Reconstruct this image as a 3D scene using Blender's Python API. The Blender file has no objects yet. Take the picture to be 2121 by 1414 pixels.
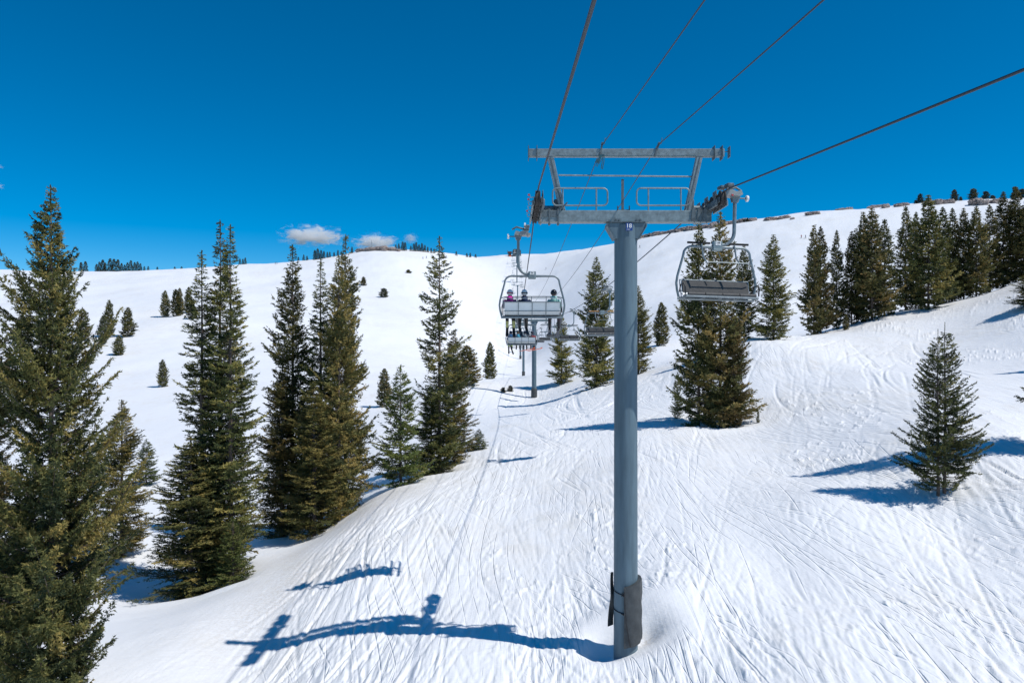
import bpy, math, random
import numpy as np
from mathutils import Vector, Matrix, noise as mnoise

R_ = math.radians
random.seed(7)
rng = np.random.default_rng(11)
sc = bpy.context.scene
COL = sc.collection

# ------------------------------------------------------------------ camera, sky, sun, exposure
F = 1532.0                       # focal length in photograph pixels (2121 wide)
CX, CY = 1060.5, 707.0
cam_d = bpy.data.cameras.new('camera')
cam_d.sensor_width = 36.0
cam_d.lens = F / 2121 * 36.0
cam_d.clip_start = 0.1
cam_d.clip_end = 20000
cam = bpy.data.objects.new('camera', cam_d)
COL.objects.link(cam)
cam.location = (0, 0, 0)
cam.rotation_euler = (R_(90), 0, 0)
sc.camera = cam

to_sun = Vector((0.65, -0.27, 1.0)).normalized()      # high on the right, a little behind the camera
SUN_EL = math.degrees(math.asin(to_sun.z))
w = bpy.data.worlds.new('World')
sc.world = w
w.use_nodes = True
wn, wl = w.node_tree.nodes, w.node_tree.links
wn.clear()
sky = wn.new('ShaderNodeTexSky')
sky.sky_type = 'NISHITA'
sky.sun_disc = False
sky.sun_elevation = R_(SUN_EL)
sky.sun_rotation = math.atan2(to_sun.x, to_sun.y)
sky.altitude = 3400
sky.air_density = 1.0
sky.dust_density = 0.0
sky.ozone_density = 4.0
hsv = wn.new('ShaderNodeHueSaturation')
hsv.inputs['Hue'].default_value = 0.492
hsv.inputs['Saturation'].default_value = 1.50
hsv.inputs['Value'].default_value = 1.0
bg = wn.new('ShaderNodeBackground')
bg.inputs['Strength'].default_value = 0.12
wo = wn.new('ShaderNodeOutputWorld')
wl.new(sky.outputs[0], hsv.inputs['Color'])
wl.new(hsv.outputs[0], bg.inputs['Color'])
wl.new(bg.outputs[0], wo.inputs['Surface'])

sun_d = bpy.data.lights.new('sun', 'SUN')
sun_d.energy = 3.95
sun_d.angle = R_(0.5)
sun_d.color = (1.0, 0.965, 0.91)
sun = bpy.data.objects.new('sun', sun_d)
COL.objects.link(sun)
sun.rotation_euler = to_sun.to_track_quat('Z', 'Y').to_euler()
sun.location = (40, 0, 60)

vs = sc.view_settings
vs.view_transform = 'Standard'
vs.look = 'None'
vs.gamma = 1.0
vs.exposure = 0.0
vs.use_curve_mapping = False
try:
    sc.cycles.use_denoising = True
    sc.cycles.denoiser = 'OPENIMAGEDENOISE'
    sc.cycles.denoising_input_passes = 'RGB_ALBEDO_NORMAL'
    sc.cycles.max_bounces = 16
    sc.cycles.diffuse_bounces = 4
    sc.cycles.transparent_max_bounces = 6
    sc.cycles.volume_bounces = 16
except Exception:
    pass

# ------------------------------------------------------------------ materials
def new_mat(name):
    m = bpy.data.materials.new(name)
    m.use_nodes = True
    return m, m.node_tree.nodes, m.node_tree.links

def set_spec(b, v):
    for k in ('Specular IOR Level', 'Specular'):
        if k in b.inputs:
            b.inputs[k].default_value = v
            return

def mat(name, col, rough=0.6, metal=0.0, var=0.25, scale=6.0, bump=0.0, bscale=40.0, spec=0.5, col2=None, stretch=None):
    m, n, l = new_mat(name)
    b = n['Principled BSDF']
    b.inputs['Roughness'].default_value = rough
    b.inputs['Metallic'].default_value = metal
    set_spec(b, spec)
    tc = n.new('ShaderNodeTexCoord')
    nz = n.new('ShaderNodeTexNoise')
    nz.inputs['Scale'].default_value = scale
    nz.inputs['Detail'].default_value = 6
    nz.inputs['Roughness'].default_value = 0.65
    if stretch:
        sm_ = n.new('ShaderNodeMapping'); sm_.inputs['Scale'].default_value = stretch
        l.new(tc.outputs['Object'], sm_.inputs['Vector']); l.new(sm_.outputs[0], nz.inputs['Vector'])
    else:
        l.new(tc.outputs['Object'], nz.inputs['Vector'])
    cr = n.new('ShaderNodeValToRGB')
    c2 = col2 if col2 else tuple(c * (1 - var) for c in col)
    cr.color_ramp.elements[0].position = 0.32
    cr.color_ramp.elements[1].position = 0.68
    cr.color_ramp.elements[0].color = (*c2, 1)
    cr.color_ramp.elements[1].color = (*[min(1, c * (1 + var * .5)) for c in col], 1)
    l.new(nz.outputs['Fac'], cr.inputs['Fac'])
    l.new(cr.outputs['Color'], b.inputs['Base Color'])
    if bump > 0:
        n2 = n.new('ShaderNodeTexNoise')
        n2.inputs['Scale'].default_value = bscale
        n2.inputs['Detail'].default_value = 4
        l.new(tc.outputs['Object'], n2.inputs['Vector'])
        bp = n.new('ShaderNodeBump')
        bp.inputs['Strength'].default_value = bump
        bp.inputs['Distance'].default_value = 0.02
        l.new(n2.outputs['Fac'], bp.inputs['Height'])
        l.new(bp.outputs['Normal'], b.inputs['Normal'])
    return m

M = {}
M['pole'] = mat('pole_paint', (0.118, 0.175, 0.212), 0.5, 0.0, 0.22, 5.0, 0.15, 60, spec=.22, stretch=(1, 1, .12))
M['galv'] = mat('galvanised_steel', (0.24, 0.295, 0.31), 0.5, 0.3, 0.35, 7.0, 0.1, 50)
M['galv_dark'] = mat('weathered_steel', (0.13, 0.16, 0.175), 0.55, 0.3, 0.4, 9.0, 0.15, 40)
M['tube'] = mat('chair_tube_steel', (0.22, 0.26, 0.28), 0.42, 0.45, 0.25, 8.0)
M['alu'] = mat('pale_cast_metal', (0.34, 0.35, 0.34), 0.5, 0.3, 0.25, 12.0)
M['rubber'] = mat('dark_rubber', (0.035, 0.033, 0.032), 0.75, 0, 0.3, 10)
M['black'] = mat('black_plastic', (0.018, 0.018, 0.020), 0.55, 0, 0.3, 10)
M['seatpad'] = mat('worn_seat_vinyl', (0.060, 0.059, 0.058), 0.6, 0, 0.35, 5, 0.2, 30)
M['seatback'] = mat('pale_backrest_panel', (0.80, 0.82, 0.82), 0.45, 0, 0.06, 3)
M['rope'] = None
M['white'] = mat('white_sign_paint', (0.80, 0.80, 0.79), 0.5, 0, 0.06, 20)
M['signblue'] = mat('blue_sign_paint', (0.015, 0.06, 0.24), 0.45, 0, 0.1, 20)
M['ink'] = mat('dark_print', (0.03, 0.03, 0.035), 0.6, 0, 0.1, 20)
M['red'] = mat('red_cap', (0.45, 0.02, 0.03), 0.5, 0, 0.15, 20)
M['pad'] = mat('pole_pad_vinyl', (0.058, 0.064, 0.066), 0.62, 0, 0.35, 4, 0.5, 8)
M['foam'] = mat('black_foam', (0.02, 0.02, 0.02), 0.9, 0, 0.3, 30)
M['foam_orange'] = mat('faded_orange_foam', (0.55, 0.28, 0.10), 0.85, 0, 0.3, 30)
M['bark'] = mat('conifer_bark', (0.14, 0.105, 0.085), 0.95, 0, 0.55, 4, 0.6, 14)
M['rock'] = mat('ridge_rock', (0.37, 0.30, 0.27), 0.95, 0, 0.6, 0.5, 0.8, 1.2)
M['hut'] = mat('brown_hut_boards', (0.10, 0.055, 0.05), 0.85, 0, 0.25, 1)
M['stationdark'] = mat('dark_station_shell', (0.035, 0.05, 0.065), 0.5, 0, 0.3, 1)
M['orange'] = mat('orange_fabric', (0.85, 0.13, 0.03), 0.8, 0, 0.1, 20)
M['twine'] = mat('teal_rope', (0.03, 0.12, 0.16), 0.9, 0, 0.3, 20)

def fabric(name, c, r=0.85):
    return mat(name, c, r, 0, 0.3, 9, 0.4, 16)

def rope_material():
    m, n, l = new_mat('steel_wire_rope')
    b = n['Principled BSDF']
    b.inputs['Roughness'].default_value = 0.6
    b.inputs['Metallic'].default_value = 0.0
    uv = n.new('ShaderNodeUVMap')
    mp = n.new('ShaderNodeMapping')
    mp.inputs['Scale'].default_value = (1, 1, 1)
    l.new(uv.outputs[0], mp.inputs['Vector'])
    wv = n.new('ShaderNodeTexWave')
    wv.wave_type = 'BANDS'
    wv.bands_direction = 'DIAGONAL'
    wv.inputs['Scale'].default_value = 2.2
    l.new(mp.outputs[0], wv.inputs['Vector'])
    cr = n.new('ShaderNodeValToRGB')
    cr.color_ramp.elements[0].color = (0.020, 0.026, 0.036, 1)
    cr.color_ramp.elements[1].color = (0.034, 0.044, 0.060, 1)
    l.new(wv.outputs['Fac'], cr.inputs['Fac'])
    l.new(cr.outputs[0], b.inputs['Base Color'])
    bp = n.new('ShaderNodeBump')
    bp.inputs['Strength'].default_value = 0.4
    bp.inputs['Distance'].default_value = 0.006
    l.new(wv.outputs['Fac'], bp.inputs['Height'])
    l.new(bp.outputs[0], b.inputs['Normal'])
    return m
M['rope'] = rope_material()

def foliage_material(name, dark, mid, dry):
    m, n, l = new_mat(name)
    b = n['Principled BSDF']
    b.inputs['Roughness'].default_value = 0.6
    set_spec(b, 0.25)
    at = n.new('ShaderNodeAttribute')
    at.attribute_name = 'tint'
    sep = n.new('ShaderNodeSeparateColor')
    l.new(at.outputs['Color'], sep.inputs[0])
    cr = n.new('ShaderNodeValToRGB')
    e = cr.color_ramp.elements
    e[0].position = 0.0
    e[0].color = (*dark, 1)
    e[1].position = 1.0
    e[1].color = (*dry, 1)
    k = cr.color_ramp.elements.new(0.55)
    k.color = (*mid, 1)
    l.new(sep.outputs[0], cr.inputs['Fac'])
    oi = n.new('ShaderNodeObjectInfo')
    hs = n.new('ShaderNodeHueSaturation')
    mr = n.new('ShaderNodeMapRange')
    mr.inputs['To Min'].default_value = 0.72
    mr.inputs['To Max'].default_value = 1.3
    l.new(oi.outputs['Random'], mr.inputs['Value'])
    l.new(mr.outputs[0], hs.inputs['Value'])
    ml = n.new('ShaderNodeMath'); ml.operation = 'MULTIPLY'; ml.inputs[1].default_value = 7.31
    fr = n.new('ShaderNodeMath'); fr.operation = 'FRACT'
    l.new(oi.outputs['Random'], ml.inputs[0]); l.new(ml.outputs[0], fr.inputs[0])
    mh = n.new('ShaderNodeMapRange'); mh.inputs['To Min'].default_value = 0.478; mh.inputs['To Max'].default_value = 0.522
    l.new(fr.outputs[0], mh.inputs['Value']); l.new(mh.outputs[0], hs.inputs['Hue'])
    l.new(cr.outputs[0], hs.inputs['Color'])
    l.new(hs.outputs[0], b.inputs['Base Color'])
    tr = n.new('ShaderNodeBsdfTranslucent')
    l.new(hs.outputs[0], tr.inputs['Color'])
    mx = n.new('ShaderNodeMixShader')
    mx.inputs[0].default_value = 0.20
    l.new(b.outputs[0], mx.inputs[1])
    l.new(tr.outputs[0], mx.inputs[2])
    l.new(mx.outputs[0], n['Material Output'].inputs['Surface'])
    return m
M['needle'] = foliage_material('spruce_needles', (0.026, 0.038, 0.017), (0.140, 0.140, 0.044), (0.330, 0.250, 0.080))
M['needle_far'] = foliage_material('far_conifer_needles', (0.034, 0.046, 0.028), (0.075, 0.080, 0.038), (0.13, 0.105, 0.05))
M['needle_young'] = foliage_material('young_conifer_needles', (0.050, 0.080, 0.028), (0.125, 0.155, 0.042), (0.20, 0.19, 0.06))

def snow_material():
    m, n, l = new_mat('spring_snow')
    b = n['Principled BSDF']
    b.inputs['Roughness'].default_value = 0.55
    set_spec(b, 0.25)
    geo = n.new('ShaderNodeNewGeometry')
    def noise(sx, sy, sz, scale, detail=5, rough=0.6, dist=0.0):
        mp = n.new('ShaderNodeMapping')
        mp.inputs['Scale'].default_value = (sx, sy, sz)
        l.new(geo.outputs['Position'], mp.inputs['Vector'])
        t = n.new('ShaderNodeTexNoise')
        t.inputs['Scale'].default_value = scale
        t.inputs['Detail'].default_value = detail
        t.inputs['Roughness'].default_value = rough
        t.inputs['Distortion'].default_value = dist
        l.new(mp.outputs[0], t.inputs['Vector'])
        return t
    # dust staining (colour of the snow itself)
    big = noise(1, 1, 1, 0.05, 5, 0.6, 0.6)
    fine = noise(1, 0.4, 1, 0.9, 6, 0.7)
    mm = n.new('ShaderNodeMath')
    mm.operation = 'MULTIPLY'
    l.new(big.outputs['Fac'], mm.inputs[0])
    l.new(fine.outputs['Fac'], mm.inputs[1])
    cr = n.new('ShaderNodeValToRGB')
    cr.color_ramp.elements[0].position = 0.24
    cr.color_ramp.elements[0].color = (0.855, 0.862, 0.875, 1)
    cr.color_ramp.elements[1].position = 0.42
    cr.color_ramp.elements[1].color = (0.80, 0.785, 0.755, 1)
    l.new(mm.outputs[0], cr.inputs['Fac'])
    # dirty band stored on the mesh (wind-blown dust in the gully)
    at = n.new('ShaderNodeAttribute')
    at.attribute_name = 'dust'
    dm = n.new('ShaderNodeMath')
    dm.operation = 'MULTIPLY'
    l.new(at.outputs['Fac'], dm.inputs[0])
    l.new(fine.outputs['Fac'], dm.inputs[1])
    gr = noise(1, 1, 1, 7.0, 8, 0.8)
    gm = n.new('ShaderNodeMapRange'); gm.inputs['From Min'].default_value = .40; gm.inputs['From Max'].default_value = .66
    l.new(gr.outputs['Fac'], gm.inputs['Value'])
    dm2 = n.new('ShaderNodeMath'); dm2.operation = 'MULTIPLY'
    l.new(at.outputs['Fac'], dm2.inputs[0]); l.new(gm.outputs[0], dm2.inputs[1])
    mx = n.new('ShaderNodeMixRGB')
    mx.inputs['Color2'].default_value = (0.60, 0.545, 0.475, 1)
    l.new(dm2.outputs[0], mx.inputs['Fac'])
    l.new(cr.outputs[0], mx.inputs['Color1'])
    l.new(mx.outputs[0], b.inputs['Base Color'])
    # fine relief
    s1 = noise(9.0, 0.09, 0.3, 1.0, 5, 0.62, 0.15)      # streaks along the fall line
    s2 = noise(1, 1, 1, 9.0, 5, 0.7)                   # crust grain
    s3 = noise(0.35, 0.8, 0.3, 0.55, 7, 0.66, 0.5)     # wind ripple on the far slope
    # thin crossing ski lines: cell edges of strongly stretched cells, broken up by noise
    pi = n.new('ShaderNodeAttribute'); pi.attribute_name = 'piste'
    wz = noise(1, 1, 1, 0.055, 0, 0.5)
    wsub = n.new('ShaderNodeVectorMath'); wsub.operation = 'SUBTRACT'; wsub.inputs[1].default_value = (.5, .5, .5)
    l.new(wz.outputs['Color'], wsub.inputs[0])
    wsc = n.new('ShaderNodeVectorMath'); wsc.operation = 'MULTIPLY'; wsc.inputs[1].default_value = (4.0, 1.0, 0)
    l.new(wsub.outputs[0], wsc.inputs[0])
    wad = n.new('ShaderNodeVectorMath'); wad.operation = 'ADD'
    l.new(geo.outputs['Position'], wad.inputs[0]); l.new(wsc.outputs[0], wad.inputs[1])
    total = None
    for q, (rot, sx, sy, wid, amp, lo, ms) in enumerate(((0.05, 1.9, 0.024, .055, 1.0, .48, .30), (-0.14, 1.15, 0.018, .040, 1.0, .48, .22), (0.24, 0.95, 0.020, .034, .9, .51, .25), (-0.36, 0.75, 0.025, .028, .85, .52, .20), (0.10, 3.4, 0.05, .080, .4, .50, .45))):
        m1 = n.new('ShaderNodeMapping'); m1.vector_type = 'POINT'
        m1.inputs['Rotation'].default_value = (0, 0, rot)
        m1.inputs['Location'].default_value = (q * 7.3, q * 3.1, 0)
        l.new(wad.outputs[0], m1.inputs['Vector'])
        m2 = n.new('ShaderNodeVectorMath'); m2.operation = 'MULTIPLY'; m2.inputs[1].default_value = (sx, sy, 0)
        l.new(m1.outputs[0], m2.inputs[0])
        vo = n.new('ShaderNodeTexVoronoi'); vo.voronoi_dimensions = '2D'; vo.feature = 'DISTANCE_TO_EDGE'
        vo.inputs['Scale'].default_value = 1.0
        l.new(m2.outputs[0], vo.inputs['Vector'])
        ed = n.new('ShaderNodeMapRange'); ed.interpolation_type = 'SMOOTHSTEP'
        ed.inputs['From Min'].default_value = 0.0; ed.inputs['From Max'].default_value = wid
        ed.inputs['To Min'].default_value = 1.0; ed.inputs['To Max'].default_value = 0.0
        l.new(vo.outputs['Distance'], ed.inputs['Value'])
        mk = noise(1, 0.45, 1, ms, 3, .6)
        mk2 = n.new('ShaderNodeMapRange')
        mk2.inputs['From Min'].default_value = lo; mk2.inputs['From Max'].default_value = lo + .10
        mk2.inputs['To Max'].default_value = amp
        l.new(mk.outputs['Fac'], mk2.inputs['Value'])
        mu = n.new('ShaderNodeMath'); mu.operation = 'MULTIPLY'
        l.new(ed.outputs[0], mu.inputs[0]); l.new(mk2.outputs[0], mu.inputs[1])
        if total is None:
            total = mu
        else:
            ad = n.new('ShaderNodeMath'); ad.operation = 'MAXIMUM'
            l.new(total.outputs[0], ad.inputs[0]); l.new(mu.outputs[0], ad.inputs[1])
            total = ad
    ln_ = n.new('ShaderNodeMath'); ln_.operation = 'MULTIPLY'
    l.new(total.outputs[0], ln_.inputs[0]); l.new(pi.outputs['Fac'], ln_.inputs[1])
    b0 = n.new('ShaderNodeBump'); b0.invert = True
    b0.inputs['Strength'].default_value = 0.62; b0.inputs['Distance'].default_value = 0.05
    l.new(ln_.outputs[0], b0.inputs['Height'])
    b1 = n.new('ShaderNodeBump'); b1.inputs['Strength'].default_value = 0.24; b1.inputs['Distance'].default_value = 0.07
    b2 = n.new('ShaderNodeBump'); b2.inputs['Strength'].default_value = 0.32; b2.inputs['Distance'].default_value = 0.03
    b3 = n.new('ShaderNodeBump'); b3.inputs['Strength'].default_value = 0.34; b3.inputs['Distance'].default_value = 0.40
    l.new(s1.outputs['Fac'], b1.inputs['Height'])
    l.new(s2.outputs['Fac'], b2.inputs['Height'])
    l.new(s3.outputs['Fac'], b3.inputs['Height'])
    l.new(b0.outputs[0], b1.inputs['Normal'])
    l.new(b1.outputs[0], b2.inputs['Normal'])
    l.new(b2.outputs[0], b3.inputs['Normal'])
    l.new(b3.outputs[0], b.inputs['Normal'])
    return m
M['snow'] = snow_material()

# ------------------------------------------------------------------ mesh helpers
class MB:
    def __init__(self):
        self.v, self.f = [], []
    def add(self, vs_, fs_):
        o = len(self.v)
        self.v += [tuple(p) for p in vs_]
        self.f += [tuple(i + o for i in f) for f in fs_]
        return self
    def box(self, c, s, rot=None, bev=0.0):
        hx, hy, hz = s[0] / 2, s[1] / 2, s[2] / 2
        if bev > 0:
            b_ = min(bev, hx * .8, hy * .8, hz * .8)
            vs_ = []
            for sx in (-1, 1):
                for sy in (-1, 1):
                    for sz in (-1, 1):
                        vs_ += [(sx * hx, sy * (hy - b_), sz * (hz - b_)), (sx * (hx - b_), sy * hy, sz * (hz - b_)), (sx * (hx - b_), sy * (hy - b_), sz * hz)]
            def id_(sx, sy, sz, k): return ((sx > 0) * 4 + (sy > 0) * 2 + (sz > 0)) * 3 + k
            fs_ = []
            for s_ in (-1, 1):
                q = [(-1, -1), (1, -1), (1, 1), (-1, 1)]
                if s_ < 0: q = q[::-1]
                fs_.append([id_(s_, a, b2, 0) for a, b2 in q])
                fs_.append([id_(b2, s_, a, 1) for a, b2 in q])
                fs_.append([id_(a, b2, s_, 2) for a, b2 in q])
            for a in (-1, 1):
                for b2 in (-1, 1):
                    fs_.append([id_(a, b2, -1, 0), id_(a, b2, 1, 0), id_(a, b2, 1, 1), id_(a, b2, -1, 1)])
                    fs_.append([id_(a, -1, b2, 0), id_(a, 1, b2, 0), id_(a, 1, b2, 2), id_(a, -1, b2, 2)])
                    fs_.append([id_(-1, a, b2, 1), id_(1, a, b2, 1), id_(1, a, b2, 2), id_(-1, a, b2, 2)])
                    for c_ in (-1, 1):
                        fs_.append([id_(a, b2, c_, 0), id_(a, b2, c_, 1), id_(a, b2, c_, 2)])
        else:
            vs_ = [(x, y, z) for x in (-hx, hx) for y in (-hy, hy) for z in (-hz, hz)]
            fs_ = [(0, 1, 3, 2), (4, 6, 7, 5), (0, 4, 5, 1), (2, 3, 7, 6), (0, 2, 6, 4), (1, 5, 7, 3)]
        if rot is not None:
            vs_ = [rot @ Vector(p) for p in vs_]
        return self.add([(p[0] + c[0], p[1] + c[1], p[2] + c[2]) for p in vs_], fs_)
    def beam(self, p0, p1, wx, wy, up=(0, 1, 0), bev=0.0):
        p0, p1 = Vector(p0), Vector(p1)
        d = p1 - p0
        z = d.normalized()
        y = Vector(up)
        y = (y - z * y.dot(z)).normalized()
        x = y.cross(z)
        rot = Matrix((x, y, z)).transposed()
        return self.box((p0 + p1) / 2, (wx, wy, d.length), rot, bev)
    def tube(self, pts, r, n=8, cap=True, closed=False):
        pts = [Vector(p) for p in pts]
        k = len(pts)
        rs = r if hasattr(r, '__len__') else [r] * k
        vs_, fs_ = [], []
        t0 = (pts[1] - pts[0]).normalized()
        u = t0.orthogonal().normalized()
        for i, p in enumerate(pts):
            if closed:
                t = (pts[(i + 1) % k] - pts[i - 1]).normalized()
            else:
                t = (pts[min(i + 1, k - 1)] - pts[max(i - 1, 0)]).normalized()
            u = (u - t * u.dot(t))
            u = u.normalized() if u.length > 1e-6 else t.orthogonal().normalized()
            v_ = t.cross(u)
            for j in range(n):
                a = 2 * math.pi * j / n
                vs_.append(p + (u * math.cos(a) + v_ * math.sin(a)) * rs[i])
        m_ = k if closed else k - 1
        for i in range(m_):
            for j in range(n):
                a, b_ = i * n + j, i * n + (j + 1) % n
                c, d = ((i + 1) % k) * n + (j + 1) % n, ((i + 1) % k) * n + j
                fs_.append((a, b_, c, d))
        if cap and not closed:
            fs_.append(tuple(range(n))[::-1])
            fs_.append(tuple((k - 1) * n + j for j in range(n)))
        return self.add(vs_, fs_)
    def lathe(self, prof, axis='z', c=(0, 0, 0), n=20):
        vs_, fs_ = [], []
        for r, h in prof:
            for j in range(n):
                a = 2 * math.pi * j / n
                p = (r * math.cos(a), r * math.sin(a), h)
                if axis == 'x': p = (p[2], p[0], p[1])
                if axis == 'y': p = (p[0], p[2], p[1])
                vs_.append((p[0] + c[0], p[1] + c[1], p[2] + c[2]))
        k = len(prof)
        for i in range(k - 1):
            for j in range(n):
                fs_.append((i * n + j, i * n + (j + 1) % n, (i + 1) * n + (j + 1) % n, (i + 1) * n + j))
        fs_.append(tuple(range(n))[::-1])
        fs_.append(tuple((k - 1) * n + j for j in range(n)))
        return self.add(vs_, fs_)
    def prism(self, poly, y0, y1):
        """poly in (x, z), extruded along y"""
        k = len(poly)
        vs_ = [(p[0], y0, p[1]) for p in poly] + [(p[0], y1, p[1]) for p in poly]
        fs_ = [tuple(range(k)), tuple(range(2 * k - 1, k - 1, -1))]
        for i in range(k):
            j = (i + 1) % k
            fs_.append((i, i + k, j + k, j))
        return self.add(vs_, fs_)
    def mesh(self, name, m, smooth=False):
        me = bpy.data.meshes.new(name)
        me.from_pydata(self.v, [], self.f)
        me.materials.append(m)
        me.update()
        import bmesh
        bm = bmesh.new()
        bm.from_mesh(me)
        bmesh.ops.recalc_face_normals(bm, faces=bm.faces)
        bm.to_mesh(me)
        bm.free()
        if smooth:
            me.shade_smooth()
            try:
                me.set_sharp_from_angle(angle=R_(40))
            except Exception:
                pass
        return me
    def build(self, name, m, parent=None, smooth=True):
        o = bpy.data.objects.new(name, self.mesh(name, m, smooth))
        COL.objects.link(o)
        if parent is not None:
            o.parent = parent
        return o

def tag(o, label=None, cat=None, group=None, kind=None):
    if label: o['label'] = label
    if cat: o['category'] = cat
    if group: o['group'] = group
    if kind: o['kind'] = kind
    return o

def empty(name, loc, rz=0.0, scale=None):
    o = bpy.data.objects.new(name, None)
    o.empty_display_size = 0.3
    COL.objects.link(o)
    o.location = loc
    o.rotation_euler = (0, 0, rz)
    if scale is not None:
        o.scale = scale
    return o

def obj_from(name, me, parent=None):
    o = bpy.data.objects.new(name, me)
    COL.objects.link(o)
    if parent is not None:
        o.parent = parent
    return o

def copy_tree(o, parent=None):
    c = o.copy()
    COL.objects.link(c)
    if parent is not None:
        c.parent = parent
    for ch in list(o.children):
        copy_tree(ch, c)
    return c

def arc(c, r, a0, a1, n, plane='xz'):
    out = []
    for i in range(n + 1):
        a = R_(a0 + (a1 - a0) * i / n)
        x, z = r * math.cos(a), r * math.sin(a)
        out.append((c[0] + x, c[1], c[2] + z))
    return out

def text_mesh(body, size, m, name):
    cu = bpy.data.curves.new(name, 'FONT')
    cu.body = body
    cu.size = size
    cu.align_x = 'CENTER'
    cu.align_y = 'CENTER'
    cu.offset = size * 0.018
    cu.extrude = 0.002
    cu.resolution_u = 4
    t = bpy.data.objects.new(name + '_tmp', cu)
    COL.objects.link(t)
    dg = bpy.context.evaluated_depsgraph_get()
    me = bpy.data.meshes.new_from_object(t.evaluated_get(dg))
    me.name = name
    bpy.data.objects.remove(t)
    bpy.data.curves.remove(cu)
    me.materials.clear()
    me.materials.append(m)
    return me

# ------------------------------------------------------------------ terrain height
def P(px, py, d):
    return ((px - CX) / F * d, d, (CY - py) / F * d)

CTRL = [
 # foreground
 (1295,1343,24.0),(1295,1414,22.0),(905,1300,26.5),(905,1274,28.4),(585,1330,28.4),(500,1405,26.2),(751,1190,32.7),(700,1250,30.5),(400,1300,30),(300,1395,26),(100,1450,24),
 (550,1185,38),(450,1212,40),(380,1215,41),(680,1095,49),(620,1135,44),(500,1160,43),(760,1050,47),(830,1003,52),(905,975,56),(990,935,62),(1020,900,70),
 (1000,1110,37.5),(1107,828,120),(1050,858,92),(1150,1000,47),
 (1420,1200,27.5),(1600,1190,28),(2000,1320,21.5),(2121,1200,25),(2000,1110,30),(1700,1330,21.5),(1950,1016,34),(1690,1018,35.7),(1660,990,41),(1700,930,48),(2121,960,35),(2260,975,37),(2121,900,42),
 (1300,960,49),(1430,885,61),(1490,880,62),(1560,862,63),(1800,800,64),(2121,780,62),(1950,705,95),(1780,735,88),(1700,690,112),(1640,702,95),(1540,705,96),(1400,775,95),(1235,800,105),(1350,760,120),(1163,781,135),
 (1840,652,118),(1980,625,120),(2060,602,122),(2121,578,120),(2500,480,120),(2700,900,40),
 # gully on the left
 (200,1140,48),(300,1003,72),(50,1010,76),(-300,1100,60),(-200,1350,30),(600,990,75),(760,890,86),(860,880,88),(480,900,98),(150,850,130),
 # hidden dip behind the right-hand crest
 (1690,695,150),(1900,668,165),(2121,610,175),(1500,735,150),
 # far slope
 (336,805,150),(600,800,142),(795,843,120),(968,795,130),(1015,783,170),(900,760,210),(245,738,200),(265,694,235),(20,722,220),(600,700,240),(340,655,280),(400,620,320),(20,640,320),(-400,640,330),
 (1084,772,235),(1078,746,320),(1000,702,330),(1075,698,400),(900,650,370),(795,617,400),(753,597,430),(845,570,480),(1070,648,460),(1062,590,540),(500,600,430),(200,600,420),
 (1300,705,240),(1370,710,170),(1250,600,400),(1450,640,260),(1500,550,370),(1600,615,240),(1690,600,260),(1900,560,260),(1690,500,370),(2121,490,280),(1900,480,350),(2500,430,300),(1150,690,330),
 # ridge line
 (2700,370,420),(2400,385,420),(2121,408,420),(2000,415,425),(1900,424,430),(1690,442,450),(1580,456,460),(1500,468,475),(1400,482,500),(1330,495,520),(1240,515,560),(1150,527,600),(1060,529,640),(990,534,630),(920,528,600),(860,523,590),(800,518,585),(745,521,585),(700,532,585),(600,543,590),(500,549,595),(400,555,600),(200,561,600),(0,562,600),(-400,565,610),(-900,565,620),
 # behind the ridge
 (2700,430,560),(2121,465,560),(1690,500,600),(1330,555,700),(1060,585,850),(800,570,780),(400,600,800),(0,605,800),(-700,605,800),
 (1060,700,1300),(2500,600,1200),(-700,700,1300),
]
CP = np.array([P(*c) for c in CTRL])
extra = np.array([(0, 0, -10.3), (-25, 5, -13.0), (25, 8, -8.0), (8, 12, -10.0), (-9, 14, -11.0), (0, -30, -12.0), (-40, -30, -15.0), (45, -20, -9.5), (45, 15, -5.5), (-45, 20, -16)])
CP = np.vstack([CP, extra])
def warp(x, y):
    yy = np.maximum(y, -28.0) + 45.0
    return np.stack([x / yy * 2.2, np.log(yy)], -1)
CW = warp(CP[:, 0], CP[:, 1])
def kern(r2):
    return 0.5 * r2 * np.log(np.maximum(r2, 1e-12))
def _fit():
    n = len(CP)
    d2 = ((CW[:, None] - CW[None]) ** 2).sum(-1)
    K = kern(d2) + 2e-4 * np.eye(n)
    Pm = np.hstack([np.ones((n, 1)), CW])
    A = np.zeros((n + 3, n + 3))
    A[:n, :n] = K; A[:n, n:] = Pm; A[n:, :n] = Pm.T
    b_ = np.concatenate([CP[:, 2] * 30.0 / (np.maximum(CP[:, 1], 0) + 45.0), np.zeros(3)])
    return np.linalg.solve(A, b_)
WT = _fit()
def base_h(x, y):
    x = np.asarray(x, float); y = np.asarray(y, float)
    sh = x.shape
    q = warp(x.ravel(), y.ravel())
    out = np.empty(len(q))
    for i in range(0, len(q), 40000):
        s = q[i:i + 40000]
        d2 = ((s[:, None, :] - CW[None]) ** 2).sum(-1)
        out[i:i + 40000] = kern(d2) @ WT[:-3] + WT[-3] + s @ WT[-2:]
    out = out * (np.maximum(y.ravel(), 0) + 45.0) / 30.0
    return out.reshape(sh)

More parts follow.
